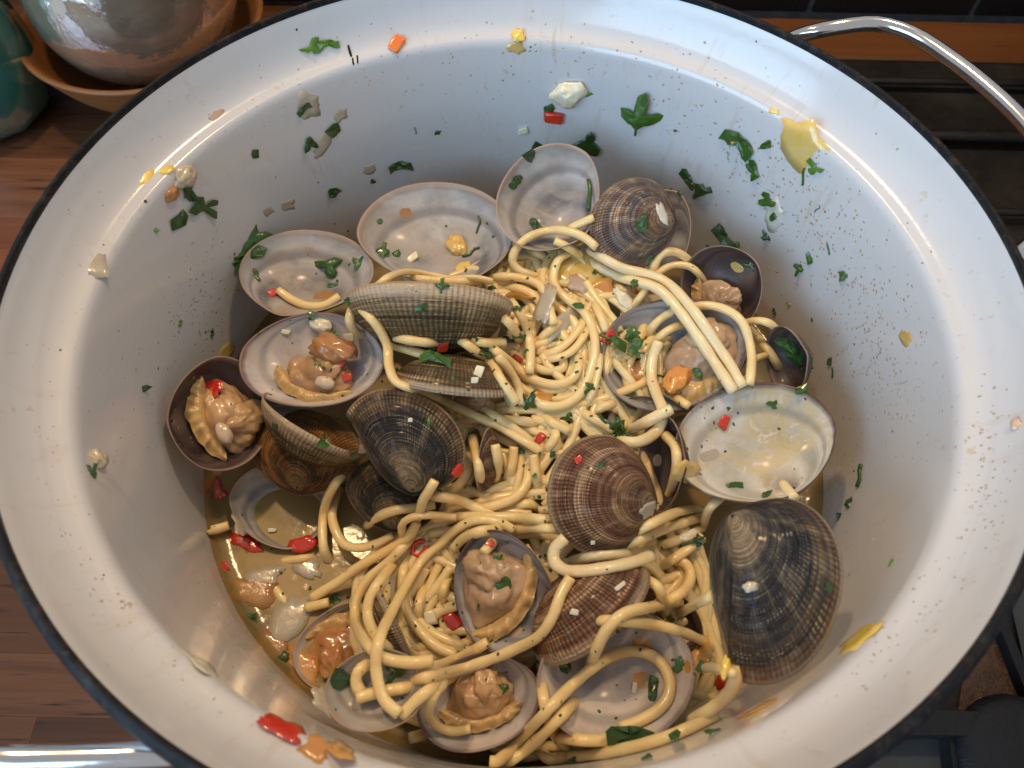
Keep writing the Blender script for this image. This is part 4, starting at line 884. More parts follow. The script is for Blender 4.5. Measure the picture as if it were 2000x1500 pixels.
def leaf_shape(kind, rs):
    """returns V, F of unit length (about 1 long)"""
    if kind == 'flake':
        n = rs.randint(5, 8); a = np.sort(rs.rand(n) * 6.28 * .9 + np.arange(n) * .3); a = np.linspace(0, 6.28, n, endpoint=False) + rs.uniform(-.35, .35, n)
        r_ = rs.uniform(.26, .56, n); O = np.stack([np.cos(a) * r_ * 1.15, np.sin(a) * r_ * .8], 1)
        V, Fc = thicken(O, .035, .012)
    elif kind == 'strip':
        x = np.linspace(-.5, .5, 7); up = .13 + .06 * rs.rand(7); dn = -.12 - .07 * rs.rand(7); O = [(a, b) for a, b in zip(x, dn)] + [(a, b) for a, b in zip(x[::-1], up[::-1])]
        V, Fc = thicken(O, .03, .012); V[:, 1] += .14 * np.sin(V[:, 0] * 3.0 + rs.rand() * 3)
    elif kind == 'stem':
        P = catmull([(-.5, 0, .05), (-.1, .05 * rs.randn(), .06), (.2, .05 * rs.randn(), .06), (.5, .1 * rs.randn(), .05)], .15); V, Fc = tube(P, .055, 6); return V, Fc
    elif kind == 'whole':                   # three toothed lobes
        O = []
        for a_ in np.linspace(-.75, 3.9, 46):
            lo = max(math.exp(-((a_ - 1.57) / .50) ** 2) * .62, math.exp(-((a_ - .25) / .48) ** 2) * .52, math.exp(-((a_ - 2.9) / .48) ** 2) * .52)
            rr = (.13 + lo * .85) * (1 + .13 * (math.fmod(abs(a_) * 3.1, 1.) - .5)); O.append((rr * math.cos(a_), rr * math.sin(a_)))
        O += [(-.12, -.10), (-.035, -.16), (-.03, -.34), (.03, -.34), (.035, -.16), (.12, -.10)]
        V, Fc = thicken(O, .05, .012)
    else:                                   # chopped scrap with a few toothed lobes
        n = 18; a = np.linspace(0, 6.283, n, endpoint=False) + rs.uniform(-.1, .1, 18); ph = rs.rand() * 6.28; lob = rs.choice((2, 3, 3, 4))
        r_ = .46 * (.70 + .30 * np.cos(lob * a + ph)) + rs.uniform(-.10, .08, n); O = np.stack([np.cos(a) * r_ * 1.15, np.sin(a) * r_ * rs.uniform(.6, .95)], 1)
        O[:, 0] = np.minimum(O[:, 0], rs.uniform(.22, .5)); O[:, 1] = np.maximum(O[:, 1], -rs.uniform(.2, .5))
        V, Fc = thicken(O, .035, .012)
    # curl and crumple
    cx_, cy_ = rs.uniform(-.6, .6, 2); V[:, 2] += cx_ * V[:, 0] ** 2 + cy_ * V[:, 1] ** 2 * .7 + .05 * np.sin(V[:, 0] * 7 + rs.rand() * 6) * np.cos(V[:, 1] * 6)
    V[:, 2] += .035 * rs.randn(len(V) // 2)[np.arange(len(V)) % (len(V) // 2)] if len(V) < 60 else 0
    V[:, 2] -= V[:, 2].min() * .75
    return V, Fc
def cluster(rs, n=7):
    VV, FF, k = [], [], 0
    for i in range(n):
        V, Fc = leaf_shape('leaf' if i % 2 else 'flake', rs); s_ = rs.uniform(.35, .6); a = rs.rand() * 6.28; c, q = math.cos(a), math.sin(a); ti = rs.uniform(-.9, .9)
        V = V * s_; V = V @ np.array([[c, q, 0], [-q, c, 0], [0, 0, 1]]); V[:, 2] += V[:, 0] * ti
        V += np.array([rs.uniform(-.25, .25), rs.uniform(-.25, .25), rs.uniform(.04, .25)]); VV.append(V); FF += [tuple(j + k for j in f) for f in Fc]; k += len(V)
    V, Fc = tube(catmull([(-.1, .1, .1), (-.3, .35, .14), (-.42, .55, .12)], .1), .04, 6); VV.append(V); FF += [tuple(j + k for j in f) for f in Fc]
    return np.vstack(VV), FF
def chunk(rs, a=1., b=.7, c=.45, p=4.):
    """diced piece: a skewed, bevelled hexahedron"""
    import bmesh
    bm = bmesh.new(); bmesh.ops.create_cube(bm, size=1.0)
    for v in bm.verts:
        v.co += Vector(rs.uniform(-.16, .16, 3)); v.co.x += .25 * v.co.y * (rs.rand() - .3)
    bmesh.ops.bevel(bm, geom=list(bm.edges), offset=.17, segments=2, profile=.55, affect='EDGES')
    bm.verts.ensure_lookup_table(); V = np.array([tuple(v.co) for v in bm.verts]); Fc = [tuple(v.index for v in f.verts) for f in bm.faces]; bm.free()
    return V * np.array([a, b, c]) + [0, 0, c * .38], Fc
def lump(rs, a=1., b=.7, c=.4):
    V, Fc = blob((1, 1, 1), rs.rand() * 50, .42, 1.7, 22, 14); return V * np.array([a, b, c]) * .5 + [0, 0, c * .3], Fc
def patch(rs, a=1., b=.6, th=.10, teeth=.32, n=26):
    """thin torn piece of skin or flesh"""
    an = np.linspace(0, 6.283, n, endpoint=False); o = rs.rand() * 40
    r_ = np.array([1 + teeth * 1.6 * noise.noise((math.cos(x) * 1.3 + o, math.sin(x) * 1.3, 0)) + teeth * .8 * noise.noise((math.cos(x) * 4 + o, math.sin(x) * 4, 3)) for x in an])
    r_ /= (np.abs(np.cos(an)) ** 3 + np.abs(np.sin(an)) ** 3) ** (1 / 3.)
    V, Fc = thicken(np.stack([np.cos(an) * r_ * a * .5, np.sin(an) * r_ * b * .5], 1), th, th * .7); V[:, 2] += th * .6; return V, Fc

solid([(-.84, -.84, BZ + .003), (.84, -.84, BZ + .003), (.84, .84, BZ + .003), (-.84, .84, BZ + .003)], [(0, 1, 2, 3)])   # things may float on the broth
GP = 'chopped parsley bits'
PARS = [
 # kind, px, py, size, rotation, tone, label
 ('leaf', 610, 92, 52, 20, 'L', 'bright green folded parsley leaf on the upper left lip'), ('strip', 640, 90, 46, 12, 'L', 'light green parsley strip on the upper left lip'),
 ('whole', 1252, 222, 84, 0, 'G', 'whole lobed parsley leaf alone on the back right wall'),
 ('strip', 594, 215, 34, 25, 'D', 'curved parsley strip on pale onion, back left wall'), ('flake', 650, 252, 36, 50, 'D', 'parsley flake on a pale smear, back left wall'),
 ('leaf', 606, 282, 44, 10, 'D', 'dark notched parsley flake below the pale onion, back left wall'), ('flake', 499, 300, 22, 60, 'D', 'small square parsley flake alone on the left back wall'),
 ('strip', 782, 328, 48, 8, 'D', 'wide parsley strip on the wall above the large pale valve'), ('flake', 652, 374, 30, 10, 'D', 'parsley flake on the wall left of the large pale valve'),
 ('flake', 727, 355, 15, 40, 'D', 'tiny parsley speck just above the large pale valve'), ('flake', 854, 259, 16, 0, 'D', 'tiny triangular parsley speck on the back wall'), ('stem', 811, 255, 14, -70, 'D', 'tiny parsley stem speck on the back wall'),
 ('leaf', 366, 374, 58, -60, 'D', 'dark parsley cluster beside the browned garlic, left wall'), ('flake', 349, 432, 44, 85, 'D', 'upright parsley flake under the browned garlic, left wall'), ('leaf', 398, 402, 78, -15, 'D', 'long pointed parsley leaf on the left wall'),
 ('flake', 303, 449, 16, 0, 'L', 'round green speck low on the left lip edge'), ('flake', 284, 394, 9, 0, 'D', 'minute parsley speck under the yellow pepper'),
 ('leaf', 492, 468, 92, 60, 'G', 'curling parsley leaf at the edge of the left open valve'), ('strip', 470, 510, 78, 60, 'G', 'parsley stalk hanging beside the left open valve'),
 ('flake', 413, 652, 20, 90, 'D', 'small parsley flake on the left wall above the dark clam'), ('flake', 350, 632, 18, 20, 'L', 'pale green fleck on the left wall'), ('flake', 280, 760, 24, 10, 'D', 'lone parsley flake low on the left wall'),
 ('leaf', 178, 922, 46, 70, 'D', 'parsley flake stuck to garlic at the far left'),
 ('strip', 1438, 284, 76, -28, 'G', 'long toothed parsley strip on the right back wall'), ('leaf', 1474, 336, 56, -70, 'G', 'parsley flake hanging below the long strip'), ('flake', 1496, 282, 28, 30, 'G', 'square parsley flake left of the big yellow piece'),
 ('leaf', 1592, 328, 52, -20, 'L', 'parsley leaf under the big yellow piece'), ('stem', 1570, 345, 34, 60, 'G', 'thin parsley stalk under the big yellow piece'),
 ('leaf', 1500, 392, 46, 0, 'G', 'parsley flake on the garlic slice, right wall'), ('flake', 1511, 424, 20, 60, 'G', 'small parsley flake low on the garlic slice, right wall'), ('leaf', 1497, 462, 34, -40, 'D', 'parsley flake under the garlic slice, right wall'),
 ('leaf', 1370, 372, 46, 30, 'D', 'dark parsley flake on the right wall above the shadowed clam'), ('strip', 1344, 350, 44, -32, 'D', 'thin parsley strip on the right back wall'), ('flake', 1418, 463, 56, -30, 'D', 'large dark parsley flake behind the shadowed clam'), ('flake', 1440, 478, 24, 20, 'G', 'small parsley flake beside the large dark one'),
 ('leaf', 1466, 518, 38, -20, 'D', 'dark parsley flake at the shadowed clam rim'), ('flake', 1310, 370, 10, 40, 'D', 'minute parsley speck right of the grey striped clam'), ('flake', 1328, 378, 14, 0, 'D', 'tiny parsley speck right of the grey striped clam'),
 ('flake', 1582, 505, 26, 80, 'G', 'small square parsley flake on the right wall'), ('leaf', 1562, 524, 36, 50, 'G', 'bent parsley flake on the right wall'), ('leaf', 1650, 539, 36, 0, 'G', 'small lobed parsley flake on the right wall'), ('stem', 1619, 486, 24, 85, 'G', 'thin parsley thread on the right wall'),
 ('flake', 1542, 594, 16, 0, 'L', 'round green speck on the right wall'), ('flake', 1513, 608, 14, 60, 'D', 'tiny dark parsley square on the right wall'), ('flake', 1622, 706, 20, 80, 'D', 'parsley flake on the right wall beside the pearly valve'), ('stem', 1627, 728, 22, 60, 'D', 'parsley thread on the right wall beside the pearly valve'),
 ('stem', 1682, 930, 48, 75, 'D', 'thin parsley sprig on the right wall'), ('flake', 1660, 985, 26, 60, 'D', 'upper parsley flake below the sprig, right wall'), ('flake', 1640, 1008, 24, 40, 'D', 'lower parsley flake below the sprig, right wall'),
 ('flake', 1743, 1098, 22, 80, 'L', 'light green parsley flake on the lower right wall'), ('flake', 1618, 1146, 24, 70, 'D', 'parsley flake just right of the very large clam'),
 ('flake', 1072, 212, 28, 10, 'D', 'parsley flake on the red chili, back wall'), ('leaf', 1148, 184, 26, -20, 'L', 'pale parsley scrap beside the garlic, back wall'), ('leaf', 1150, 280, 70, 8, 'D', 'long dark parsley piece above the tall back clam'), ('flake', 1052, 286, 26, -5, 'D', 'thin parsley sliver left above the tall back clam'), ('flake', 1034, 304, 34, 70, 'D', 'narrow parsley flake at the tall back clam rim'),
 ('leaf', 1006, 354, 42, 20, 'D', 'parsley flake on the left rim of the tall back clam'), ('stem', 1152, 382, 62, 85, 'G', 'green stalk inside the tall back clam'), ('flake', 1045, 440, 34, -60, 'D', 'parsley flake low inside the tall back clam'), ('stem', 1597, 408, 16, 30, 'D', 'tiny curved green thread on the right wall'), ('flake', 1319, 255, 8, 0, 'D', 'minute parsley speck on the back right wall'),
 ('leaf', 645, 522, 62, 0, 'G', 'large parsley leaf in the left open valve'), ('flake', 500, 494, 40, 20, 'G', 'parsley flake on the left edge of the left open valve'), ('leaf', 500, 540, 34, -60, 'G', 'small parsley flake low in the left open valve'), ('leaf', 700, 514, 40, 60, 'G', 'parsley flake at the right edge of the left open valve'), ('flake', 650, 558, 20, 10, 'G', 'small parsley flake above the strand in the left valve'), ('flake', 682, 588, 22, 70, 'D', 'parsley flake at the strand end in the left valve'),
 ('flake', 742, 432, 16, 50, 'G', 'tiny parsley flake inside the large pale valve'), ('leaf', 748, 495, 52, 70, 'G', 'left parsley leaf of the pair in the large pale valve'), ('flake', 776, 498, 24, 30, 'G', 'right parsley leaf of the pair in the large pale valve'), ('stem', 936, 440, 34, 70, 'G', 'upright green stalk in the large pale valve'), ('stem', 920, 493, 40, 28, 'G', 'slanting green stalk in the large pale valve'),
 ('leaf', 822, 602, 36, 0, 'D', 'dark parsley leaf stuck on the edge-on olive clam'), ('leaf', 864, 557, 36, 0, 'G', 'parsley scrap on the rim of the olive clam'), ('leaf', 962, 562, 24, 30, 'G', 'parsley scrap near the tip of the olive clam'), ('leaf', 1012, 603, 24, 60, 'G', 'parsley scrap on pasta by the orange stain'),
 ('flake', 646, 659, 38, 30, 'L', 'bright parsley flake on top of the clam flesh, left'), ('leaf', 620, 712, 22, -40, 'G', 'small parsley scrap on the clam flesh, left'), ('flake', 610, 613, 20, -40, 'G', 'parsley flake between the two left valves'),
 ('strip', 850, 708, 66, -6, 'G', 'long green parsley strip on the flat brown clam'), ('flake', 775, 725, 14, 80, 'G', 'tiny parsley flake at the flat brown clam end'), ('flake', 884, 738, 14, 60, 'G', 'tiny parsley flake on the flat brown clam'),
 ('cluster', 945, 686, 36, 60, 'D', 'dark curled parsley on pasta above the flat brown clam'), ('leaf', 994, 668, 40, 40, 'D', 'dark parsley leaf on the centre strands'), ('strip', 1014, 658, 30, 10, 'G', 'green parsley sprig on the centre strands'), ('flake', 1084, 663, 24, -10, 'G', 'parsley flake on the tight centre loop'), ('flake', 1028, 687, 14, 0, 'G', 'tiny parsley flake on the blunt tip strand'),
 ('flake', 1131, 597, 28, 0, 'G', 'parsley flake wrapped on the S-shaped strand'), ('strip', 1164, 536, 30, 60, 'G', 'thin parsley strip on the yellow tomato flesh'), ('flake', 1240, 553, 20, -20, 'G', 'parsley flake on the thick twin strands'), ('leaf', 1036, 785, 56, -70, 'D', 'long dark parsley leaf, centre'), ('leaf', 1150, 756, 40, 60, 'G', 'parsley leaf on the S-shaped strand, lower right'), ('leaf', 1108, 815, 38, 20, 'G', 'parsley leaf below the S-shaped strand'),
 ('cluster', 1198, 846, 62, 0, 'G', 'curly green parsley cluster on the rounded brown clam'), ('cluster', 1226, 680, 76, 30, 'G', 'curly parsley sprig on the gaping clam rim'), ('leaf', 1016, 880, 36, 0, 'G', 'parsley scrap left of the rounded brown clam'), ('flake', 1044, 930, 14, 40, 'L', 'tiny bright parsley flake left of the rounded brown clam'), ('cluster', 1364, 1052, 42, 80, 'D', 'glossy dark parsley leaf left of the very large clam'),
 ('stem', 1290, 736, 26, -15, 'G', 'short green stalk in the gaping clam'), ('flake', 1360, 728, 28, -60, 'G', 'parsley flake on the gaping clam flesh'), ('strip', 1232, 772, 30, -70, 'D', 'dark parsley sliver low in the gaping clam'),
 ('flake', 632, 863, 34, -15, 'G', 'parsley flake on the slanted olive clam'), ('flake', 540, 832, 20, -50, 'D', 'parsley scrap on the lower edge of the slanted olive clam'), ('flake', 690, 886, 20, -20, 'G', 'parsley scrap where slanted and dark clams meet'), ('strip', 834, 824, 24, -85, 'G', 'green sliver on the dark banded clam'),
 ('flake', 1172, 908, 24, 25, 'D', 'dark parsley flake on the rounded brown clam'), ('flake', 1080, 888, 22, 60, 'D', 'parsley scrap on the left of the rounded brown clam'),
 ('flake', 986, 1135, 38, 30, 'G', 'larger parsley flake on the plump grey flesh'), ('leaf', 972, 1092, 34, 60, 'G', 'upper parsley flake on the plump grey flesh'), ('flake', 936, 1186, 18, 70, 'G', 'small parsley flake low on the plump grey flesh'),
 ('leaf', 772, 1312, 58, 20, 'G', 'large parsley leaf between strands, lower left'), ('flake', 656, 1166, 30, 40, 'G', 'parsley flake on the broth beside the sunken shell'), ('flake', 490, 1206, 34, 0, 'D', 'parsley flake at the broth edge, left'), ('leaf', 556, 1285, 40, 60, 'D', 'parsley flake at the broth edge, lower left'), ('flake', 660, 1328, 56, 10, 'D', 'large dark parsley leaf sunk in the broth'),
 ('flake', 984, 1342, 28, 30, 'G', 'parsley flake on the bottom clam flesh'), ('leaf', 1326, 1300, 46, 0, 'G', 'parsley on the rim of the broth-holding clam'), ('strip', 1276, 1352, 60, 70, 'D', 'long parsley strip in the broth-holding clam'), ('flake', 1102, 1302, 30, 90, 'D', 'parsley flake sunk in the broth-holding clam'),
 ('strip', 1230, 1442, 100, 8, 'D', 'long dark parsley strip below the broth-holding clam'), ('flake', 1318, 1436, 30, 20, 'G', 'parsley flake on the front wall strand'), ('leaf', 1392, 1432, 40, 20, 'D', 'parsley flake on the front wall, bottom right'), ('leaf', 1266, 1480, 34, 0, 'D', 'parsley flake on the front wall, bottom centre'), ('flake', 1122, 1486, 28, 50, 'D', 'parsley flake on the bottom strand'), ('leaf', 1306, 1206, 28, -20, 'G', 'parsley scrap under the pointing strand tip'), ('flake', 1368, 1302, 26, 60, 'G', 'parsley scrap beside the broth-holding clam'),
 ('leaf', 1510, 790, 28, 0, 'G', 'parsley flake in the pearly open valve'), ('flake', 1562, 762, 34, 10, 'G', 'parsley flake on the upper rim of the pearly valve'), ('strip', 1434, 951, 36, 2, 'G', 'parsley sliver on the lower rim of the pearly valve'), ('strip', 1548, 690, 86, -68, 'G', 'long green parsley strip on the small dark clam rim'), ('flake', 1256, 436, 36, 60, 'D', 'dark parsley leaf on the grey striped clam'), ('flake', 1272, 502, 22, 10, 'D', 'parsley scrap at the foot of the grey striped clam'), ('flake', 1496, 968, 26, 30, 'D', 'parsley scrap under the pearly valve'),
]
for i, (kd, px, py, sz, ro, tone, lab) in enumerate(PARS):
    rs = np.random.RandomState(400 + i)
    V, Fc = cluster(rs) if kd == 'cluster' else leaf_shape(kd, rs)
    if kd == 'whole': V = V + [0, -.12, 0]
    settle('parsley', V, Fc, px, py, sz * (1.0 if kd == 'flake' else 1.15 if kd == 'cluster' else .95), ro, {'G': LEAF, 'D': LEAF_D, 'L': LEAF_L}[tone], lab, 'parsley', GP, sink=.02, smooth=kd == 'stem' or (kd == 'leaf' and i % 2), keep=kd != 'stem' and py > 440)

PIECES = [
 # name, shape, px, py, long, aspect, rotation, material, label
 ('chili', 'chunk', 773, 86, 40, .75, 60, ORCH, 'orange-red chili piece on the back left lip'), ('chili', 'chunk', 1080, 228, 50, .5, -4, CHILI, 'bright red chili strip on the back wall'), ('chili', 'chunk', 534, 574, 24, .8, 40, CHILI, 'red chili piece in the left open valve'),
 ('chili', 'chunk', 678, 738, 28, .8, 10, CHILI, 'red chili cube right of the clam flesh, left'), ('chili', 'chunk', 668, 708, 22, .8, 60, CHILI, 'red chili scrap behind the clam flesh, left'), ('chili', 'patch', 412, 762, 44, .8, 30, CHILI, 'dark red chili skin inside the far left clam'), ('chili', 'patch', 420, 955, 50, .6, -50, CHILI, 'red chili skin at the broth edge below the far left clam'),
 ('chili', 'chunk', 893, 918, 34, .55, 45, CHILI, 'red chili tip right of the dark banded clam'), ('chili', 'chunk', 866, 676, 28, .9, 0, CHILI, 'dark red chili below the edge-on olive clam'), ('chili', 'ring', 820, 1070, 38, .8, 50, CHILI, 'red chili ring among strands, lower left'), ('chili', 'chunk', 884, 1214, 46, .85, -50, CHILI, 'large red chili cube beside the plump grey flesh'),
 ('chili', 'chunk', 1414, 823, 36, .6, 60, CHILI, 'red chili piece in the pearly open valve'), ('chili', 'chunk', 1130, 898, 22, .8, 30, CHILI, 'small red chili fleck on the rounded brown clam'), ('chili', 'chunk', 1056, 856, 28, .7, 60, CHILI, 'red chili above the rounded brown clam'), ('chili', 'chunk', 1188, 660, 36, .6, 50, CHILI, 'red chili left of the gaping clam'), ('chili', 'chunk', 1012, 700, 26, .7, -30, CHILI, 'red chili behind the blunt tip strand'),
 ('chili', 'patch', 590, 1064, 56, .5, 15, CHILI, 'red chili skin under the broth-filled valve, right'), ('chili', 'patch', 478, 1058, 60, .4, -15, CHILI, 'red chili skin under the broth-filled valve, left'), ('chili', 'chunk', 440, 1106, 26, .6, -60, CHILI, 'red chili scrap at the broth edge, left'), ('chili', 'patch', 1396, 1336, 46, .6, 10, CHILI, 'dark red chili beside the foot of the big dark clam'), ('chili', 'chunk', 1246, 574, 22, .4, -30, CHILI, 'red chili sliver beside the twin strands'),
 ('chili', 'patch', 556, 1420, 96, .34, -24, CHILI, 'long red chili skin on the front left lip'), ('chili', 'chunk', 958, 1062, 22, .7, 40, CHILI, 'red chili scrap behind the plump grey flesh'), ('chili', 'chunk', 1985, 830, 26, .8, 70, PINKON, 'pinkish scrap on the right lip'),
 ('tomato', 'patch', 618, 1462, 60, .7, -20, TOMATO, 'orange tomato scrap left of the pair on the front lip'), ('tomato', 'patch', 665, 1462, 70, .6, 30, TOMATO, 'orange tomato scrap right of the pair on the front lip'), ('tomato', 'patch', 1480, 1384, 116, .34, 38, TOMATO, 'long orange tomato streak on the front right wall'),
 ('tomato', 'chunk', 1322, 745, 62, .7, 50, TOMATO, 'glossy orange tomato chunk in the gaping clam'), ('tomato', 'patch', 1140, 528, 112, .85, -40, PULP, 'yellow-orange tomato flesh on top of the heap'), ('tomato', 'patch', 1176, 566, 56, .8, 10, TOMATO, 'orange tomato pulp below the yellow flesh, top of heap'), ('tomato', 'patch', 1256, 1262, 84, .8, -50, TOMATO, 'upper orange tomato piece in the broth-holding clam'), ('tomato', 'patch', 1252, 1330, 80, .8, 0, TOMATO, 'lower orange tomato piece in the broth-holding clam'), ('tomato', 'patch', 1360, 1268, 60, .9, 40, TOMATO, 'orange tomato beside the broth-holding clam rim'),
 ('tomato', 'patch', 494, 1152, 90, .6, 0, BROWNT, 'orange tomato piece sunk at the left of the broth'), ('tomato', 'patch', 1014, 586, 62, .6, -30, TOMATO, 'orange stain of tomato at the olive clam tip'), ('tomato', 'chunk', 1240, 738, 70, .8, -40, BROWNT, 'brown-orange tomato low in the gaping clam'), ('tomato', 'chunk', 893, 482, 44, .8, -60, PULP, 'orange tomato piece in the large pale valve'), ('tomato', 'patch', 905, 520, 50, .7, 0, YELLOW, 'yellow tomato piece low in the large pale valve'),
 ('tomato', 'chunk', 652, 684, 84, .6, -10, BROWNT, 'brown tomato chunk on the clam flesh, left'), ('tomato', 'patch', 632, 578, 70, .35, 8, BROWNT, 'tan tomato strip in the left open valve'), ('tomato', 'patch', 445, 685, 60, .4, 15, PULP, 'yellow tomato scrap on the wall above the far left clam'), ('tomato', 'patch', 1440, 522, 70, .35, -50, PULP, 'yellowish scrap along the shadowed clam rim'), ('tomato', 'patch', 1090, 1430, 40, .6, 30, TOMATO, 'orange stain on a bottom strand'), ('tomato', 'patch', 1062, 770, 44, .6, -40, TOMATO, 'orange pulp under the S-shaped strand'),
 ('pepper_piece', 'patch', 285, 346, 44, .66, 80, YELLOW, 'bright yellow pepper square on the left lip'), ('pepper_piece', 'patch', 320, 330, 36, .5, 10, YELLOW, 'yellow pepper sliver on the left lip'), ('pepper_piece', 'patch', 1567, 283, 118, .60, -52, PULP, 'large yellow tomato skin on the right back wall'), ('pepper_piece', 'patch', 1511, 217, 24, .4, -25, YELLOW, 'small yellow crescent on the right back wall'), ('pepper_piece', 'chunk', 1012, 72, 26, .9, 0, YELLOW, 'yellow pepper cube on the back lip'), ('pepper_piece', 'patch', 1006, 92, 34, .7, 0, PULP, 'tan scrap under the yellow cube on the back lip'), ('pepper_piece', 'patch', 1676, 1242, 112, .36, 46, YELLOW, 'bright yellow pepper strip on the lower right wall'), ('pepper_piece', 'patch', 1767, 659, 34, .6, -20, PULP, 'small pale yellow scrap on the right wall'), ('pepper_piece', 'chunk', 1417, 1304, 42, .42, 80, YELLOW, 'yellow strip at the foot of the big dark clam'),
 ('garlic', 'chunk', 1110, 180, 64, .65, 15, GARLIC, 'large garlic piece on the back wall'), ('garlic', 'chunk', 1021, 255, 26, .6, 15, GARLIC, 'small garlic piece above the tall back clam'), ('garlic', 'chunk', 358, 346, 50, .6, 40, ONION, 'pale garlic piece on the left lip edge'), ('garlic', 'chunk', 334, 379, 32, .6, 70, BROWNT, 'browned garlic piece on the left wall'), ('onion', 'patch', 422, 226, 40, .75, 60, PINKON, 'pinkish onion square on the left back lip'), ('onion', 'patch', 185, 515, 62, .75, -50, ONION, 'tan onion piece on the left lip'),
 ('onion', 'patch', 600, 208, 66, .7, 20, ONION, 'translucent onion square on the back left wall'), ('onion', 'patch', 628, 284, 76, .30, 65, ONION, 'translucent onion strip on the back left wall'), ('onion', 'patch', 664, 226, 40, .5, 40, ONION, 'small translucent onion scrap on the back left wall'), ('garlic', 'patch', 398, 1298, 90, .38, -32, GARLIC, 'thin garlic slice at the front left lip'), ('garlic', 'chunk', 186, 898, 42, .8, -30, ONION, 'garlic piece at the far left lip'), ('garlic', 'patch', 1512, 424, 72, .5, 70, GARLIC, 'crescent garlic slice with parsley on the right wall'), ('garlic', 'patch', 1293, 416, 50, .3, -70, GARLIC, 'white garlic sliver on the grey striped clam'),
 ('onion', 'patch', 1128, 552, 44, .7, -20, PINKON, 'pale pink onion square on the yellow tomato flesh'), ('onion', 'patch', 1066, 588, 84, .35, 75, ONION, 'translucent onion strip on the upper heap'), ('onion', 'patch', 1100, 632, 70, .5, 40, ONION, 'translucent onion leaf in the tight centre loop'), ('onion', 'chunk', 1220, 590, 66, .38, -55, GARLIC, 'white onion stick beside the gaping clam'), ('onion', 'chunk', 934, 726, 26, .8, 70, GARLIC, 'upper pale cube on the flat brown clam'), ('onion', 'chunk', 927, 744, 18, .8, 0, GARLIC, 'lower white cube on the flat brown clam'),
 ('garlic', 'chunk', 628, 636, 40, .7, -20, GARLIC, 'white garlic piece on top of the clam flesh, left'), ('garlic', 'chunk', 682, 660, 28, .7, 10, GARLIC, 'garlic cube right of the bright parsley flake, left'), ('garlic', 'chunk', 558, 648, 24, .5, -10, GARLIC, 'white garlic chip in the flesh-filled left valve'), ('onion', 'patch', 1342, 920, 46, .9, 40, PULP, 'orange-yellow pulp on the lower left of the pearly valve'), ('onion', 'patch', 1385, 890, 80, .4, 20, ONION, 'pale tissue in the pearly open valve'), ('onion', 'chunk', 1466, 1146, 30, .7, 20, ONION, 'translucent onion bit on the very large dark clam'), ('garlic', 'chunk', 1122, 1196, 20, .8, -10, GARLIC, 'white cube on the brown wedge clam'), ('garlic', 'chunk', 1210, 1146, 34, .3, 38, GARLIC, 'white strip on the brown wedge clam'), ('garlic', 'chunk', 1344, 1046, 44, .4, 30, GARLIC, 'white garlic strip left of the very large clam'), ('garlic', 'chunk', 840, 1206, 34, .75, -70, GARLIC, 'white cube left of the red chili cube'), ('garlic', 'chunk', 1238, 1344, 30, .4, 80, GARLIC, 'rice-shaped white bit in the broth-holding clam'), ('onion', 'patch', 560, 402, 32, .7, 0, ONION, 'tan onion speck right of the long parsley leaf'), ('onion', 'patch', 524, 412, 22, .7, 0, ONION, 'small tan onion speck right of the long parsley leaf'), ('onion', 'patch', 722, 330, 30, .6, 0, ONION, 'tan onion speck on the back wall'), ('onion', 'patch', 792, 416, 40, .8, 0, BROWNT, 'tan film patch in the large pale valve'), ('garlic', 'chunk', 806, 506, 30, .6, 40, GARLIC, 'crumbly garlic bit in the large pale valve'), ('garlic', 'chunk', 532, 1036, 18, .5, 0, GARLIC, 'white bit in the broth-filled valve'), ('garlic', 'chunk', 1158, 1060, 12, .8, 0, GARLIC, 'white speck low on the rounded brown clam'), ('garlic', 'chunk', 802, 820, 12, .9, 0, GARLIC, 'white speck on the dark banded clam'), ('onion', 'patch', 1268, 996, 34, .7, 30, ONION, 'onion bit at the beak of the rounded brown clam'), ('onion', 'patch', 560, 1215, 110, .6, 60, ONION, 'translucent onion fan in the broth, lower left'), ('onion', 'patch', 512, 1128, 70, .6, 20, ONION, 'translucent onion floating below the broth-filled valve'), ('tomato', 'patch', 530, 1262, 64, .7, -40, BROWNT, 'brown tomato scrap floating at the lower left broth edge'), ('onion', 'patch', 600, 1108, 60, .6, -20, ONION, 'translucent onion scrap between broth valve and long strand'), ('tomato', 'patch', 590, 1300, 80, .6, -45, TOMATO, 'orange tomato floating near the sunken clam'), ('onion', 'patch', 640, 1372, 70, .5, -30, ONION, 'onion scrap floating at the bottom broth edge'), ('onion', 'patch', 470, 1020, 50, .6, 60, ONION, 'onion scrap floating beside the left wall'), ('tomato', 'patch', 1342, 1300, 60, .7, 20, TOMATO, 'orange tomato scrap right of the hooked strand'), ('onion', 'patch', 1010, 1232, 60, .5, 40, PINKON, 'pink onion under the plump grey flesh'),
 ('onion', 'patch', 1285, 900, 44, .8, 60, ONION, 'translucent onion between brown clam and dark shell edge'),
]
for i, (nm, shp, px, py, sz, asp, ro, mt, lab) in enumerate(PIECES):
    rs = np.random.RandomState(900 + i)
    if shp == 'chunk' and (mt in (CHILI, ORCH) or (mt is GARLIC and sz < 40)): V, Fc = chunk(rs, .74, asp * .76, min(.26, asp * .5))
    elif shp == 'chunk': V, Fc = lump(rs, 1.0, asp, min(.42, asp * .7))
    elif shp == 'ring':
        a = np.linspace(0, 5.6, 24); V, Fc = tube(np.stack([.38 * np.cos(a), .38 * asp * np.sin(a), .12 + 0 * a], 1), .13, 8)
    else: V, Fc = patch(rs, 1, asp, .016)
    settle(nm, V, Fc, px, py, sz, ro, mt, lab, {'pepper_piece': 'pepper'}.get(nm, nm), nm.replace('_', ' ') + ' bits', sink=-.015, keep=(shp != 'patch' and py > 440))

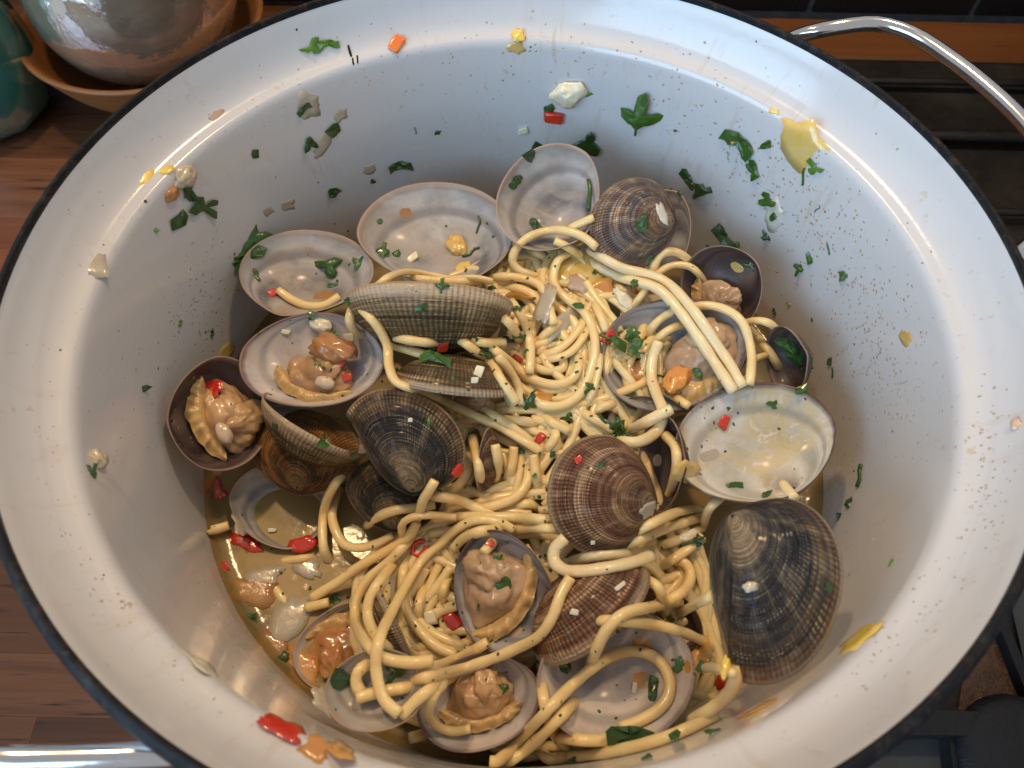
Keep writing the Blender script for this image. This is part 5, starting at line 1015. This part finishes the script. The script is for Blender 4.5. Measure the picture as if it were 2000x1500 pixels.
# dried crumbs and ground pepper, too many to count
def scatter(name, label, cat, mat, pts, seed, flat):
    rs = np.random.RandomState(seed); VV, FF, k = [], [], 0
    for px, py, sz in pts:
        h = hit(px, py, (MOUND,))
        if h is None: continue
        p, n, t = h; sc_ = sz * t / F * .5; u = camv(rs.randn(), rs.randn(), 0); u = u - n * (u @ n); u /= np.linalg.norm(u); v = np.cross(n, u)
        m_ = 6; a = np.linspace(0, 6.283, m_, endpoint=False); r_ = rs.uniform(.5, 1.1, m_)
        V = [p + sc_ * (r_[j] * math.cos(a[j]) * 1.3 * u + r_[j] * math.sin(a[j]) * v) for j in range(m_)] + [p + n * sc_ * flat + sc_ * .2 * u, p - n * sc_ * .1]
        VV += V; FF += [(k + j, k + (j + 1) % m_, k + m_) for j in range(m_)] + [(k + (j + 1) % m_, k + j, k + m_ + 1) for j in range(m_)]; k += m_ + 2
    return tag(mesh(name, VV, FF, mat, loc=(0, 0, -.5)), label, cat, None, 'stuff')
rs = np.random.RandomState(3); pts = []
def cloud(cx, cy, sx, sy, n, s0, s1, rot=0):
    c, q = math.cos(R(rot)), math.sin(R(rot))
    for _ in range(n):
        a, b = rs.randn() * sx, rs.randn() * sy; pts.append((cx + c * a + q * b, cy - q * a + c * b, rs.uniform(s0, s1)))
for a in ((1640, 520, 150, 50, 330, 2.5, 8, -50), (1730, 740, 90, 40, 220, 2.5, 8, -70), (1500, 330, 130, 40, 180, 2, 8, -35), (1080, 120, 220, 40, 110, 2, 7, 0), (1780, 260, 160, 25, 70, 2, 8, -45), (1930, 900, 120, 25, 90, 3, 9, 90), (1800, 1180, 130, 30, 60, 3, 10, 55), (650, 150, 260, 50, 60, 1.5, 5, 25),
          (220, 480, 180, 30, 40, 2, 5, 65), (120, 900, 200, 30, 35, 3, 6, -85), (400, 560, 60, 40, 90, 2, 7, 60), (330, 900, 130, 50, 140, 2, 7, -70), (420, 1150, 130, 30, 150, 2, 6, -65), (560, 1350, 90, 35, 130, 2, 6, -40), (380, 640, 40, 30, 60, 2, 8, 0), (1650, 900, 60, 60, 120, 2, 6, 0), (1560, 1330, 80, 40, 60, 2, 6, 45), (250, 1200, 120, 30, 50, 3, 8, -50), (700, 1460, 120, 20, 60, 3, 8, -20)): cloud(*a)
pts = [p for p in pts if -20 < p[0] < 2020 and -20 < p[1] < 1520 and (lambda h: h is not None and h[0][2] > -.69 and math.hypot(h[0][0], h[0][1]) > .80 and math.hypot(h[0][0], h[0][1]) < .98)(hit(p[0], p[1], (MOUND,)))]
scatter('dried_residue', 'tan dried starch crumbs spattered over the pot wall', 'residue', CRUMB, [(a_, b_, c_ * .8) for a_, b_, c_ in pts], 4, .05)
pts = []
for cx_, cy_, sx_, sy_, n_ in ((1080, 620, 170, 90, 60), (900, 740, 170, 70, 40), (1120, 1000, 200, 110, 50), (900, 1220, 150, 110, 45), (1250, 1280, 130, 90, 35), (600, 680, 110, 120, 30), (1420, 820, 110, 90, 30), (560, 1150, 90, 120, 25)):
    for _ in range(n_): pts.append((cx_ + rs.randn() * sx_, cy_ + rs.randn() * sy_, rs.uniform(3.5, 9)))
scatter('parsley_flecks', 'fine green parsley flecks sprinkled over the pasta, clams and wall', 'parsley flecks', LEAF, pts, 8, .25)
pts = []
for _ in range(45): pts.append((rs.uniform(60, 1940), rs.uniform(30, 1480), rs.uniform(2.5, 5.5)))
pts = [p for p in pts if (lambda h: h is not None and math.hypot(h[0][0], h[0][1]) < .995)(hit(p[0], p[1], (MOUND,)))]
scatter('ground_pepper', 'black ground pepper specks over wall and food', 'pepper specks', PEPPER, pts, 6, .5)
